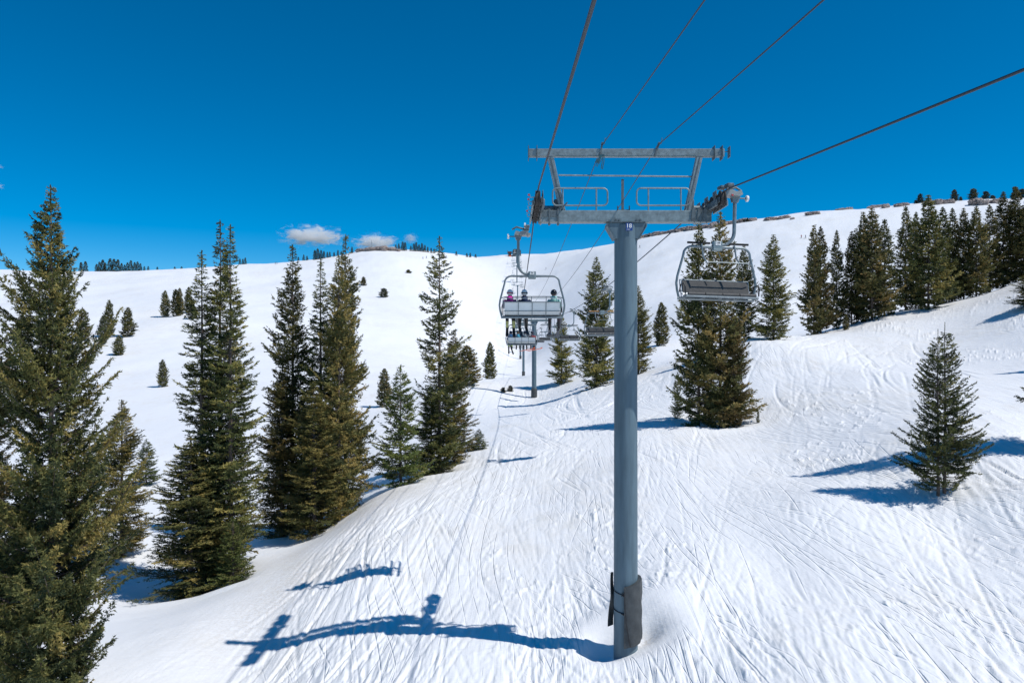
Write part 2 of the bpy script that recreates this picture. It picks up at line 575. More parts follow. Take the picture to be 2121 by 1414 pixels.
_lat = rng.random((256, 256))
def vnoise(x, y):
    xi, yi = np.floor(x).astype(int), np.floor(y).astype(int)
    fx, fy = x - xi, y - yi
    fx = fx * fx * (3 - 2 * fx); fy = fy * fy * (3 - 2 * fy)
    a = _lat[xi & 255, yi & 255]; b_ = _lat[(xi + 1) & 255, yi & 255]
    c = _lat[xi & 255, (yi + 1) & 255]; d = _lat[(xi + 1) & 255, (yi + 1) & 255]
    return (a * (1 - fx) + b_ * fx) * (1 - fy) + (c * (1 - fx) + d * fx) * fy - 0.5
def fbm(x, y, o=4):
    s = 0; a = 1.0
    for k in range(o):
        s = s + a * vnoise(x * 2 ** k + 17.3 * k, y * 2 ** k + 5.1 * k)
        a *= 0.5
    return s

TX, TY = 3.69, 24.0              # nearest tower
def gauss(x, y, cx, cy, sx, sy):
    return np.exp(-((x - cx) / sx) ** 2 - ((y - cy) / sy) ** 2)

WELLS = [(105, 23, .5, 1.2), (395, 39, .4, 1.3), (456, 41, .4, 1.3), (482, 38, .3, .8), (606, 51, .4, 1.3), (664, 50, .4, 1.3), (708, 49.5, .4, 1.3), (830, 52, .3, 1.0), (905, 56, .4, 1.2), (940, 59, .3, 1.0), (1447, 63, .45, 1.4), (1492, 62, .45, 1.4), (1950, 34, .12, 1.0), (1602, 95, .4, 1.6), (1235, 104, .4, 1.8)]
def mid_h(x, y):
    """undulation added to the fitted surface"""
    x = np.asarray(x, float); y = np.asarray(y, float)
    near = np.clip((y - 6) / 10, 0, 1)
    z = 0.28 * fbm(x / 9.0 + 3, y / 14.0 + 8, 3) * np.clip(y / 40, .35, 1)
    far = np.clip((y - 110) / 150, 0, 1)
    z = z + far * (2.6 * fbm(x / 70.0, y / 60.0, 3) + 0.55 * fbm(x / 14.0 + 31, y / 9.0 + 4, 4))
    # pit and collar around the tower foot, smooth mound behind it
    r = np.hypot((x - TX), (y - TY) * 0.8)
    z = z - 0.10 * np.exp(-(r / 0.8) ** 2) + 0.10 * np.exp(-((r - 1.9) / 0.6) ** 2)
    z = z + 0.42 * gauss(x, y, TX + 1.5, TY + 2.6, 1.7, 2.0)
    z = z - 0.42 * gauss(x, y, TX - 0.75, TY + 0.25, 0.55, 0.55) - 0.30 * gauss(x, y, TX + 0.75, TY + 0.45, 0.5, 0.5) + 0.10 * gauss(x, y, TX, TY - 1.0, 1.6, .45)
    for px_, d_, dep, rad in WELLS:
        z = z - dep * gauss(x, y, (px_ - CX) / F * d_, d_, rad, rad) + dep * .45 * gauss(x, y, (px_ - CX) / F * d_, d_ - rad * 1.6, rad * 1.5, rad * .6)
    # wind lip under the right-hand fir
    z = z + 0.30 * gauss(x, y, 22.5, 31.5, 3.0, 1.2)
    return z * near + z * (1 - near) * .3

def ground(x, y):
    return float(base_h(np.array([x]), np.array([y]))[0] + mid_h(np.array([x]), np.array([y]))[0])

# ------------------------------------------------------------------ ski tracks carved into the near snow
RX0, RX1, RY0, RY1, RS = -24.0, 62.0, 11.0, 128.0, 0.06
NXR, NYR = int((RX1 - RX0) / RS), int((RY1 - RY0) / RS)
track = np.zeros((NXR, NYR), np.float32)
trng = np.random.default_rng(5)
def carve(xs, ys, depth, half, berm):
    """stamp a groove with a raised edge along a polyline"""
    dx, dy = np.gradient(xs), np.gradient(ys)
    L = np.hypot(dx, dy) + 1e-9
    nx, ny = -dy / L, dx / L
    offs = np.arange(-half * 2.6, half * 2.6 + 1e-6, RS * 0.8)
    prof = -depth * np.exp(-(offs / half) ** 4) + berm * np.exp(-((offs - half * 1.7) / (half * .6)) ** 2) + .3 * berm * np.exp(-((offs + half * 1.7) / (half * .6)) ** 2)
    env = np.minimum(1, np.linspace(0, 1, len(xs)) * 8) * np.minimum(1, np.linspace(1, 0, len(xs)) * 8)
    env = env * np.clip(0.8 + np.interp(np.linspace(0, 1, len(xs)), np.linspace(0, 1, 7), trng.normal(0, .4, 7)), 0.1, 1.5)
    X = xs[:, None] + nx[:, None] * offs[None]
    Y = ys[:, None] + ny[:, None] * offs[None]
    V = prof[None] * env[:, None]
    ix = ((X - RX0) / RS).astype(int); iy = ((Y - RY0) / RS).astype(int)
    ok = (ix >= 0) & (ix < NXR) & (iy >= 0) & (iy < NYR)
    ix, iy, V = ix[ok], iy[ok], V[ok]
    cur = track[ix, iy]
    neg = V < cur
    track[ix[neg], iy[neg]] = V[neg]
    pos = (V > 0) & (cur >= -0.004) & (V > cur)
    track[ix[pos], iy[pos]] = V[pos]

for k in range(520):
    y0 = trng.uniform(16, 128) if trng.random() < .5 else trng.uniform(16, 52)
    x0 = trng.uniform(-0.42, 0.80) * (0.60 * y0 + 6)
    if x0 < -3 - 0.14 * y0 and y0 > 27: continue
    big = 0.6 + y0 / 60
    ln = trng.uniform(8, 34) * (0.75 + y0 / 110)
    ang = -0.05 - 0.011 * max(0, x0) + trng.normal(0, .14)
    bend_ = trng.normal(0, .22) / ln
    for j_ in range(trng.integers(2, 9)):
        l_ = ln * trng.uniform(.3, 1.0)
        n_ = max(8, int(l_ / 0.10))
        s_ = np.linspace(0, l_, n_)
        a_ = ang + trng.normal(0, .05) + bend_ * s_ * 2
        xs = x0 + trng.normal(0, .55) * big + np.cumsum(np.sin(a_)) * l_ / n_
        ys = y0 + trng.normal(0, 1.2) * big - np.cumsum(np.cos(a_)) * l_ / n_
        d_ = (.012 + .070 * trng.random() ** 2.0) * (1 + y0 / 70)
        half = trng.uniform(.026, .050) * (1 + y0 / 40)
        carve(xs, ys, d_, half, d_ * trng.uniform(.2, .9))
        if trng.random() < .35:
            carve(xs + trng.uniform(.18, .42), ys, d_ * .9, half, d_ * .5)
# skidded arcs on the mid slope and a few deep ruts
for k in range(330):
    y0 = trng.uniform(30, 124)
    x0 = trng.uniform(-0.02, 0.70) * y0
    r_ = trng.uniform(2, 8)
    a0 = trng.uniform(-2.6, .2); a1 = a0 + trng.uniform(.4, 1.2)
    a = np.linspace(a0, a1, max(8, int(r_ * (a1 - a0) / .12)))
    carve(x0 + r_ * np.cos(a), y0 + r_ * 1.3 * np.sin(a), trng.uniform(.02, .05) * (1 + y0 / 90), trng.uniform(.07, .15) * (1 + y0 / 90), trng.uniform(.015, .05) * (1 + y0 / 90))
for k in range(110):
    y0 = trng.uniform(17, 50)
    x0 = trng.uniform(-.30, .62) * y0
    ln = trng.uniform(.6, 3.5)
    s = np.linspace(0, ln, int(ln / .06))
    ang = -0.05 - 0.011 * max(0, x0) + trng.normal(0, .14)
    carve(x0 + np.sin(ang) * s + .15 * np.sin(s * .7), y0 - np.cos(ang) * s, trng.uniform(.05, .11), trng.uniform(.05, .10), trng.uniform(.02, .06))

def boxblur(a, k, axis):
    c = np.cumsum(np.pad(a, [(k + 1, k) if i == axis else (0, 0) for i in range(2)], mode='edge'), axis=axis, dtype=np.float64)
    n_ = a.shape[axis]; w_ = 2 * k + 1
    return ((np.take(c, np.arange(w_, w_ + n_), axis) - np.take(c, np.arange(0, n_), axis)) / w_).astype(np.float32)
_jn = int((45 - RY0) / RS)
track[:, :_jn + 40] = boxblur(boxblur(track[:, :_jn + 40], 1, 1), 1, 1)
_ft = boxblur(boxblur(boxblur(track, 3, 1), 3, 1), 1, 0)
track[:, _jn:] = _ft[:, _jn:]
def track_at(x, y):
    fx = (x - RX0) / RS - .5; fy = (y - RY0) / RS - .5
    ix = np.floor(fx).astype(int); iy = np.floor(fy).astype(int)
    ok = (ix >= 0) & (ix < NXR - 1) & (iy >= 0) & (iy < NYR - 1)
    ixc = np.clip(ix, 0, NXR - 2); iyc = np.clip(iy, 0, NYR - 2)
    ax, ay = fx - ix, fy - iy
    v = (track[ixc, iyc] * (1 - ax) + track[ixc + 1, iyc] * ax) * (1 - ay) + (track[ixc, iyc + 1] * (1 - ax) + track[ixc + 1, iyc + 1] * ax) * ay
    v = np.where(ok, v, 0)
    r = np.hypot((x - TX - .5), (y - TY - .8))
    return v * np.clip((r - 1.9) / .8, 0, 1)

def build_ground():
    us = np.concatenate([np.linspace(-3.2, -0.80, 50)[:-1], np.linspace(-0.80, -0.40, 130)[:-1], np.linspace(-0.40, 0.74, 1120)[:-1], np.linspace(0.76, 3.2, 55)])
    ys = [-60, -45, -33, -24, -16, -10, -5, -1, 3, 6, 9, 11.5, 13.5]
    y = 15.0
    while y < 130:
        ys.append(y)
        y += max(0.095, y * 0.0042) if y < 70 else y * 0.0072
    while y < 720:
        ys.append(y)
        y *= 1.0125
    while y < 1300:
        ys.append(y)
        y *= 1.06
    ys = np.array(ys)
    Yg, Ug = np.meshgrid(ys, us, indexing='ij')
    Xg = Ug * np.maximum(Yg, 12.0)
    # the fitted surface is smooth: evaluate on a coarse set of columns, then interpolate
    cu = np.unique(np.concatenate([us[::12], us[-1:]]))
    Yc, Uc = np.meshgrid(ys, cu, indexing='ij')
    Zc = base_h(Uc * np.maximum(Yc, 12.0), Yc)
    Zb = np.empty_like(Xg)
    j = np.clip(np.searchsorted(cu, us) - 1, 0, len(cu) - 2)
    # cubic (Catmull-Rom on uneven columns reduced to Hermite)
    slope = np.gradient(Zc, cu, axis=1)
    h = (cu[j + 1] - cu[j])[None]
    t = ((us - cu[j]) / (cu[j + 1] - cu[j]))[None]
    Zb = ((2 * t ** 3 - 3 * t ** 2 + 1) * Zc[:, j] + (t ** 3 - 2 * t ** 2 + t) * h * slope[:, j] + (-2 * t ** 3 + 3 * t ** 2) * Zc[:, j + 1] + (t ** 3 - t ** 2) * h * slope[:, j + 1])
    Z = Zb + mid_h(Xg, Yg)
    # chopped surface and carved tracks
    nearm = np.clip((Yg - 10) / 6, 0, 1) * np.clip((150 - Yg) / 40, 0, 1)
    xb = np.interp(Yg, [14, 20, 28, 40, 50, 62, 80, 120], [-7.5, -8.6, -8.6, -7.8, -5.8, -2.6, -1.5, -4]) + 1.6 * fbm(Yg / 5.0, Xg * 0 + 3.3, 2)
    right = np.clip((Xg - xb) / 2.5, 0.08, 1)
    rt = np.hypot(Xg - TX - .6, Yg - TY - 1.0)
    calm = np.clip((rt - 1.6) / 1.2, 0.08, 1)
    Xs = Xg - (0.05 + 0.0055 * np.maximum(Xg, 0)) * (Yg - 25)
    chop = 0.012 * fbm(Xs / 0.13, Yg / 11.0, 3) + 0.022 * fbm(Xs / 0.55 + 9, Yg / 16.0, 3) + 0.08 * fbm(Xs / 4.5 + 4, Yg / 11.0, 2)
    patch = np.clip(0.55 + 1.7 * fbm(Xg / 6.0 + 2, Yg / 13.0 + 7, 3), 0.12, 1.35)
    patch2 = np.clip(0.85 + 1.5 * fbm(Xg / 8.0 + 20, Yg / 17.0 + 3, 3), 0.30, 1.45)
    lump = np.clip(fbm(Xg / 0.35 + 50, Yg / 0.55 + 1, 3) - .22, 0, 1) * np.clip(2.2 * fbm(Xg / 5.0 + 70, Yg / 9.0, 3), 0, 1)
    Z = Z + nearm * right * calm * (chop * patch + 0.22 * lump) * (1 + Yg / 80)
    Z = Z + nearm * track_at(Xg, Yg) * 1.0 * patch2 * np.clip((Xg - xb + 3) / 3, .15, 1)
    nr, nc = Z.shape
    co = np.stack([Xg, Yg, Z], -1).reshape(-1, 3).astype(np.float32)
    idx = np.arange(nr * nc).reshape(nr, nc)
    q = np.stack([idx[:-1, :-1], idx[:-1, 1:], idx[1:, 1:], idx[1:, :-1]], -1).reshape(-1, 4).astype(np.int32)
    me = bpy.data.meshes.new('snow_ground')
    me.vertices.add(len(co)); me.vertices.foreach_set('co', co.ravel())
    me.loops.add(q.size); me.loops.foreach_set('vertex_index', q.ravel())
    me.polygons.add(len(q)); me.polygons.foreach_set('loop_start', np.arange(0, q.size, 4, dtype=np.int32))
    me.polygons.foreach_set('use_smooth', np.ones(len(q), bool))
    dust = (0.62 + .6 * fbm(Xg / 2.5, Yg / 5.0, 3)) * np.exp(-((Xg - xb + 2.2) / 2.6) ** 2) * np.clip((Yg - 20) / 10, 0, 1) * np.clip((74 - Yg) / 12, 0, 1)
    dust = np.clip(dust, 0, 1)
    dust = np.maximum(dust, 1.0 * gauss(Xg, Yg, TX + 0.80, TY + 0.30, 0.55, 0.42))
    dust = np.maximum(dust, 0.7 * gauss(Xg, Yg, 20.5, 66, 3.5, 2.5))
    dust = np.maximum(dust, 0.6 * np.exp(-((Yg - 112 + (Xg - 55) * .1) / 4) ** 2) * (Xg > 35))
    at = me.attributes.new('dust', 'FLOAT', 'POINT')
    at.data.foreach_set('value', dust.astype(np.float32).ravel())
    piste = np.clip((Yg - 9) / 5, 0, 1) * np.clip((230 - Yg) / 110, 0, 1) * np.clip((Xg - xb + .8) / 2.5, 0.03, 1) * np.clip((rt - 1.5) / .8, 0, 1)
    ap = me.attributes.new('piste', 'FLOAT', 'POINT')
    ap.data.foreach_set('value', piste.astype(np.float32).ravel())
    me.materials.append(M['snow'])
    me.update()
    me.validate()
    o = obj_from('snow_ground', me)
    o['kind'] = 'structure'
    return o
build_ground()
print('ground built')

# ------------------------------------------------------------------ conifers
def conifer_mesh(name, seed, H, R, t0=0.06, nb=200, up_lo=-18, up_hi=35, curve=0.28, blade=0.16, bw=0.04, tw_sp=0.14, bl_sp=0.06,
                 prof=0.85, irregular=0.25, needle='needle', spine_n=4, clump=0.0, trunk_r=None, bare_top=0.0, sector=None, x_off=0.0, gaps=0.0, twig_len=0.42, tint_bias=0.0, hang=.38, tpow=.92):
    g = np.random.default_rng(seed)
    t = t0 + (1 - t0) * (np.linspace(0, 1, nb) ** tpow) * (1 - bare_top)
    t = np.clip(t + g.normal(0, .006, nb), t0 * .7, 0.995)
    az = np.arange(nb) * 2.39996 + g.normal(0, .35, nb)
    shape = np.clip((1 - t) / (1 - t0 + 1e-6), 0, 1) ** prof * np.clip((1 - t) / .28, 0, 1) ** .55
    low = np.clip((t - t0) / 0.10, 0.55, 1)
    L = R * shape * low * g.uniform(1 - irregular, 1 + irregular * .55, nb) + 0.05 + 0.10 * np.clip((1 - t) * 8, 0, 1)
    if clump > 0:         # whole tiers stronger or weaker
        ph = g.uniform(0, 6.28, 3)
        L *= 1 + clump * (0.6 * np.sin(t * H * 2.1 + ph[0] + np.sin(az + ph[1])) + .5 * np.sin(az * 1.0 + ph[2] + t * 9))
    keep = np.ones(nb, bool)
    if gaps > 0:
        hole = np.sin(t * H * 1.3 + 2 * np.sin(az)) * .5 + g.random(nb)
        keep &= hole > gaps
    if sector is not None:
        keep &= (np.cos(az - sector) > -0.35) | (g.random(nb) < .25)
    t, az, L = t[keep], az[keep], np.maximum(L[keep], .12)
    n = len(t)
    a0 = np.radians(up_lo + (up_hi - up_lo) * np.clip((t - t0) / (1 - t0), 0, 1) ** 1.2 * np.clip((1 - t) * 5 + .45, 0, 1) + g.normal(0, 7, n))
    cv = curve * g.uniform(.5, 1.4, n) * np.clip((1 - t) * 3.5, .15, 1)
    btint = np.clip(g.normal(.46 + tint_bias, .28, n), 0, 1)
    outd = np.stack([np.cos(az), np.sin(az), np.zeros(n)], -1)
    side = np.stack([-np.sin(az), np.cos(az), np.zeros(n)], -1)
    base = np.stack([np.full(n, x_off), np.zeros(n), t * H], -1)
    bend = g.normal(0, .16, n)
    def spine(i, s):
        return base[i] + outd[i] * (L[i] * s)[:, None] + side[i] * (bend[i] * L[i] * s * s)[:, None] + np.array([0, 0, 1.0]) * (L[i] * (np.tan(a0[i]) * s + cv[i] * s * s))[:, None]
    # twigs
    ntw = np.maximum(3, np.ceil(L / tw_sp * 2).astype(int))
    bi = np.repeat(np.arange(n), ntw)
    nt = len(bi)
    s = np.clip(0.14 + 0.88 * g.random(nt) ** 0.8, 0, 1.0)
    p0 = spine(bi, s)
    dz = np.tan(a0[bi]) + 2 * cv[bi] * s
    fwd = outd[bi] + np.array([0, 0, 1.0]) * dz[:, None]
    fwd /= np.linalg.norm(fwd, axis=1)[:, None]
    sg = np.where(g.random(nt) < .5, -1.0, 1.0) * g.uniform(.25, 1.15, nt)
    td = fwd * .8 + side[bi] * sg[:, None] + np.array([0, 0, 1.0]) * g.uniform(-hang, .22, nt)[:, None]
    td /= np.linalg.norm(td, axis=1)[:, None]
    tl = (blade * .9 + twig_len * L[bi] * (1.08 - s)) * g.uniform(.55, 1.15, nt)
    ttint = np.clip(btint[bi] + g.normal(0, .13, nt), 0, 1)
    # blades
    nbl = np.maximum(2, np.ceil(tl / bl_sp).astype(int))
    ti = np.repeat(np.arange(nt), nbl)
    m = len(ti)
    r = g.random(m)
    q0 = p0[ti] + td[ti] * (tl[ti] * r)[:, None]
    rv = g.normal(0, 1, (m, 3))
    bd = td[ti] * .85 + rv * .42
    bd /= np.linalg.norm(bd, axis=1)[:, None]
    nd = outd[bi[ti]] * .75 + np.array([0, 0, .55]) + g.normal(0, .55, (m, 3))
    pr = np.cross(bd, nd)
    pr /= (np.linalg.norm(pr, axis=1)[:, None] + 1e-9)
    bl = blade * g.uniform(.6, 1.25, m) * np.clip((1 - t[bi[ti]]) * 7 + .45, 0, 1)
    wv = bw * g.uniform(.7, 1.2, m)
    # leader tuft at the tip
    v = np.empty((m, 3, 3), np.float32)
    v[:, 0] = q0 - pr * (wv / 2)[:, None]
    v[:, 1] = q0 + pr * (wv / 2)[:, None]
    v[:, 2] = q0 + bd * bl[:, None]
    tint = np.clip(ttint[ti] + g.normal(0, .07, m), 0, 1)
    k = 0
    nl = max(6, int(H * .05 / blade * 14))
    zz = H * (1 - (.05 + bare_top) * g.random(nl))
    lv = np.empty((nl, 3, 3), np.float32)
    c = np.stack([np.full(nl, x_off), np.zeros(nl), zz], -1)
    la = g.uniform(0, 6.28, nl)
    ld = np.stack([np.cos(la) * .55, np.sin(la) * .55, np.full(nl, .8)], -1)
    lp = np.stack([-np.sin(la), np.cos(la), np.zeros(nl)], -1)
    lv[:, 0] = c - lp * bw * .5; lv[:, 1] = c + lp * bw * .5; lv[:, 2] = c + ld * blade * (.5 if bare_top else .9)
    v = np.concatenate([v, lv]); tint = np.concatenate([tint, g.uniform(.3, .6, nl)])
    m = len(v)
    me = bpy.data.meshes.new(name + '_crown')
    me.vertices.add(m * 3); me.vertices.foreach_set('co', v.reshape(-1))
    me.loops.add(m * 3); me.loops.foreach_set('vertex_index', np.arange(m * 3, dtype=np.int32))
    me.polygons.add(m); me.polygons.foreach_set('loop_start', np.arange(0, m * 3, 3, dtype=np.int32))
    at = me.attributes.new('tint', 'FLOAT_COLOR', 'POINT')
    colr = np.repeat(tint, 3)[:, None] * np.array([1, 1, 1, 0]) + np.array([0, 0, 0, 1])
    at.data.foreach_set('color', colr.astype(np.float32).ravel())
    me.materials.append(M[needle])
    me.update()
    # trunk and limbs
    tb = MB()
    tr = trunk_r if trunk_r else 0.0085 * H + 0.02
    hs = np.linspace(-0.03 * H - .3, H, 9)
    wob = g.normal(0, .02, (9, 2)); wob[0] = 0; wob[-1] = 0
    tb.tube([(x_off + wob[i][0], wob[i][1], hs[i]) for i in range(9)], [max(.012, tr * (1 - max(0, h) / H) ** .8) if h > 0 else tr * 1.12 for h in hs], 7)
    lb = MB()
    for i in range(n):
        ii = np.full(spine_n, i)
        sp = spine(ii, np.linspace(0, .92, spine_n))
        r0 = max(.006, 0.013 * L[i] + .004)
        lb.tube([tuple(p) for p in sp], [r0 * (1 - .75 * j / (spine_n - 1)) for j in range(spine_n)], 3, cap=False)
    return me, tb, lb

TREE = {}
def proto(key, **kw):
    me, tb, lb = conifer_mesh(key, **kw)
    tm = bpy.data.meshes.new(key + '_trunk'); tm.from_pydata(tb.v, [], tb.f); tm.materials.append(M['bark']); tm.shade_smooth()
    lm = bpy.data.meshes.new(key + '_limbs'); lm.from_pydata(lb.v, [], lb.f); lm.materials.append(M['bark'])
    TREE[key] = (me, tm, lm, kw['H'], kw['R'])

def join_protos(key, a, b_):
    """two leaders growing from one root"""
    out = []
    for i in range(3):
        A, B = TREE[a][i], TREE[b_][i]
        na, nb_ = len(A.vertices), len(B.vertices)
        co = np.empty((na + nb_) * 3, np.float32)
        ca = np.empty(na * 3, np.float32); cb = np.empty(nb_ * 3, np.float32)
        A.vertices.foreach_get('co', ca); B.vertices.foreach_get('co', cb)
        v = np.concatenate([ca, cb]).reshape(-1, 3)
        fs_ = [tuple(p.vertices) for p in A.polygons] + [tuple(k + na for k in p.vertices) for p in B.polygons]
        me = bpy.data.meshes.new(key + str(i)); me.from_pydata(v.tolist(), [], fs_)
        me.materials.append(A.materials[0])
        if i == 0:
            ta = np.empty(na * 4, np.float32); tb_ = np.empty(nb_ * 4, np.float32)
            A.attributes['tint'].data.foreach_get('color', ta); B.attributes['tint'].data.foreach_get('color', tb_)
            at = me.attributes.new('tint', 'FLOAT_COLOR', 'POINT')
            at.data.foreach_set('color', np.concatenate([ta, tb_]))
        out.append(me)
    TREE[key] = (out[0], out[1], out[2], TREE[a][3], TREE[a][4])

proto('near', seed=3, H=17.3, R=2.75, t0=.04, nb=760, up_lo=-18, up_hi=28, curve=.60, blade=.115, bw=.048, tw_sp=.062, bl_sp=.038, prof=.60, irregular=.42, clump=.34, twig_len=.34, hang=.75, gaps=.12, tpow=1.12)
proto('spire', seed=21, H=19.5, R=1.95, t0=.03, nb=760, up_lo=-22, up_hi=12, curve=.34, blade=.15, bw=.058, tw_sp=.13, bl_sp=.055, prof=.80, irregular=.34, clump=.22, gaps=.20, hang=.30)
proto('spire_b', seed=22, H=18.5, R=1.8, t0=.03, nb=720, up_lo=-24, up_hi=8, curve=.30, blade=.15, bw=.058, tw_sp=.13, bl_sp=.055, prof=.78, irregular=.40, clump=.24, gaps=.26, hang=.30)
proto('full', seed=31, H=18.3, R=2.2, t0=.02, nb=680, up_lo=-20, up_hi=22, curve=.42, blade=.17, bw=.070, tw_sp=.135, bl_sp=.062, prof=.58, irregular=.48, clump=.32, gaps=.24, hang=.5)
proto('full_b', seed=32, H=17.5, R=2.0, t0=.02, nb=680, up_lo=-16, up_hi=26, curve=.40, blade=.17, bw=.070, tw_sp=.135, bl_sp=.062, prof=.54, irregular=.46, clump=.30, gaps=.18, tint_bias=.22, hang=.5)
proto('thin', seed=41, H=17.7, R=2.0, t0=.02, nb=440, up_lo=-18, up_hi=20, curve=.42, blade=.18, bw=.074, tw_sp=.145, bl_sp=.066, prof=.52, irregular=.50, clump=.40, gaps=.36, hang=.5)
proto('mid', seed=51, H=18, R=2.7, t0=.015, nb=560, up_lo=-14, up_hi=28, curve=.42, blade=.24, bw=.112, tw_sp=.19, bl_sp=.090, prof=.56, irregular=.48, clump=.32, gaps=.22, hang=.5)
proto('mid_b', seed=52, H=17, R=2.4, t0=.015, nb=580, up_lo=-18, up_hi=24, curve=.42, blade=.22, bw=.100, tw_sp=.18, bl_sp=.085, prof=.54, irregular=.46, clump=.30, gaps=.20, tint_bias=.2, hang=.5)
proto('row', seed=61, H=15, R=2.5, t0=.015, nb=440, up_lo=-16, up_hi=26, curve=.40, blade=.28, bw=.15, tw_sp=.25, bl_sp=.12, prof=.62, irregular=.38, clump=.26, gaps=.06, hang=.45)
proto('row_b', seed=62, H=15, R=2.1, t0=.015, nb=420, up_lo=-20, up_hi=24, curve=.38, blade=.28, bw=.15, tw_sp=.25, bl_sp=.12, prof=.66, irregular=.38, clump=.26, gaps=.10, hang=.45)
proto('lead_a', seed=71, H=7.7, R=1.95, t0=.03, nb=330, up_lo=-4, up_hi=20, curve=.36, blade=.10, bw=.042, tw_sp=.085, bl_sp=.040, prof=.76, irregular=.28, clump=.16, gaps=.12, bare_top=.06, sector=0.0, x_off=0.20, twig_len=.28, tint_bias=-.12)
proto('lead_b', seed=72, H=7.4, R=1.90, t0=.03, nb=310, up_lo=-4, up_hi=20, curve=.36, blade=.10, bw=.042, tw_sp=.085, bl_sp=.040, prof=.76, irregular=.28, clump=.16, gaps=.12, bare_top=.06, sector=math.pi, x_off=-0.20, twig_len=.28, tint_bias=-.12)
join_protos('twin', 'lead_a', 'lead_b')
for k_ in ('lead_a', 'lead_b'):
    for m_ in TREE.pop(k_)[:3]:
        bpy.data.meshes.remove(m_)
proto('young', seed=81, H=8.2, R=1.6, t0=.02, nb=300, up_lo=-8, up_hi=26, curve=.34, blade=.15, bw=.068, tw_sp=.125, bl_sp=.058, prof=.78, irregular=.34, clump=.20, gaps=.14, needle='needle_young')
proto('small', seed=91, H=7, R=1.6, t0=.015, nb=220, up_lo=-12, up_hi=28, curve=.35, blade=.28, bw=.15, tw_sp=.24, bl_sp=.12, prof=.70, irregular=.34, clump=.2)
proto('small_b', seed=92, H=7, R=1.9, t0=.01, nb=160, up_lo=-10, up_hi=34, curve=.30, blade=.42, bw=.24, tw_sp=.36, bl_sp=.2, prof=.55, irregular=.34, clump=.25, needle='needle_far')
proto('tiny', seed=93, H=9, R=1.6, t0=.01, nb=95, up_lo=-12, up_hi=24, curve=.3, blade=.6, bw=.45, tw_sp=.6, bl_sp=.36, prof=.75, irregular=.3, clump=.2, needle='needle_far', spine_n=2)
print('protos built', {k: len(v[0].polygons) for k, v in TREE.items()})

tree_base = []
def tree(key, px, py_top, d, label, group=None, width=None, rz=None, name='conifer_tree', sink=.12, H=None, cat='tree', parts=True, z=None):
    """px of the trunk, py of the tip in the photograph and its distance give place and size"""
    me, tm, lm, H0, R0 = TREE[key]
    x = (px - CX) / F * d
    zg = (ground(x, d) if z is None else z) - sink
    hh = H if H else (CY - py_top) / F * d - zg
    sz = hh / H0
    sx = (width / R0) if width else sz
    e = empty(name, (x, d, zg), random.uniform(0, 6.28) if rz is None else rz, (sx, sx, sz))
    tag(e, label, cat, group)
    obj_from('crown', me, e)
    if parts:
        obj_from('trunk', tm, e)
        obj_from('limbs', lm, e)['kind'] = 'stuff'
    tree_base.append((x, d, zg))
    return e

G_L = 'tall conifers along the left gully'
G_F = 'small conifers scattered on the far slope'
G_R = 'conifers in the row at the right edge of the piste'
# left foreground
tree('near', 105, 386, 23.0, 'huge olive-green spruce filling the left edge with ragged drooping limbs', G_L, rz=.8, width=2.2)
tree('near', -62, 560, 25.5, 'spruce cut by the left frame edge, only its right-hand branches showing', G_L, rz=3.4, width=2.3)
tree('full_b', 252, 828, 47, 'slender fir half hidden behind the huge left spruce', G_L, width=1.7)
tree('young', 303, 909, 72, 'small dark fir in the gully between the huge left spruce and the triple spires', G_L, width=1.35)
tree('spire_b', 418, 520, 40.5, 'left and shortest spire of the three tall narrow firs', G_L, rz=.3, width=1.9)
tree('spire', 456, 458, 41.5, 'middle and tallest spire of the three tall narrow firs', G_L, rz=2.0, width=1.9)
tree('spire', 477, 467, 40.0, 'right spire of the three tall narrow firs, olive and close to the middle one', G_L, rz=4.4, width=1.9)
tree('full', 395, 905, 39.0, 'broad low spruce skirting the left foot of the three spire firs', G_L, width=2.2, rz=1.0)
tree('young', 482, 1072, 38.0, 'bright green young fir at the right foot of the three spire firs', G_L, width=1.0)
tree('full', 606, 508, 51, 'leftmost tall bushy fir of the dense central clump, tip broken and branchy', G_L, rz=.6, width=2.05)
tree('full_b', 585, 760, 50, 'dark lower spruce on the left side of the dense central clump', G_L, rz=2.6, width=1.9)
tree('spire_b', 664, 536, 50, 'dark narrow fir in the middle of the dense central clump', G_L, rz=3.2, width=1.9)
tree('full_b', 702, 530, 49, 'golden-olive fir at the front right of the dense central clump', G_L, rz=.2, width=1.75)
tree('full', 716, 488, 51, 'tallest fir of the dense central clump, at its right side', G_L, rz=5.0, width=1.75)
tree('full_b', 650, 790, 47, 'shorter bushy spruce at the front foot of the dense central clump', G_L, rz=4.0, width=1.9)
tree('young', 830, 757, 52, 'open green fir with bare tip left of the tall ragged fir', G_L, width=1.85)
tree('thin', 910, 490, 56, 'tall ragged fir with a bare grey trunk showing, alone left of the lift line', G_L, rz=1.2, width=2.0)
tree('full', 893, 800, 56, 'dark bushy spruce at the foot of the tall ragged fir', G_L, rz=2.0, width=1.6)
tree('full_b', 940, 684, 59, 'shorter fir touching the right side of the tall ragged fir', G_L, rz=2.8, width=1.5)
tree('young', 992, 888, 63, 'sapling with one thin tip right of the tall ragged fir', G_L, width=.75)
tree('young', 975, 908, 63, 'tiniest sapling right of the tall ragged fir', G_L, width=.5)
tree('small', 967, 716, 128, 'dark conical fir behind the tall ragged fir', G_L, width=2.6)
tree('small', 796, 764, 120, 'lone small dark fir on the snow right of the dense central clump', G_F, width=1.35)
tree('small', 1015, 709, 168, 'lone small fir just left of the lift shadow line', G_F, width=1.55)
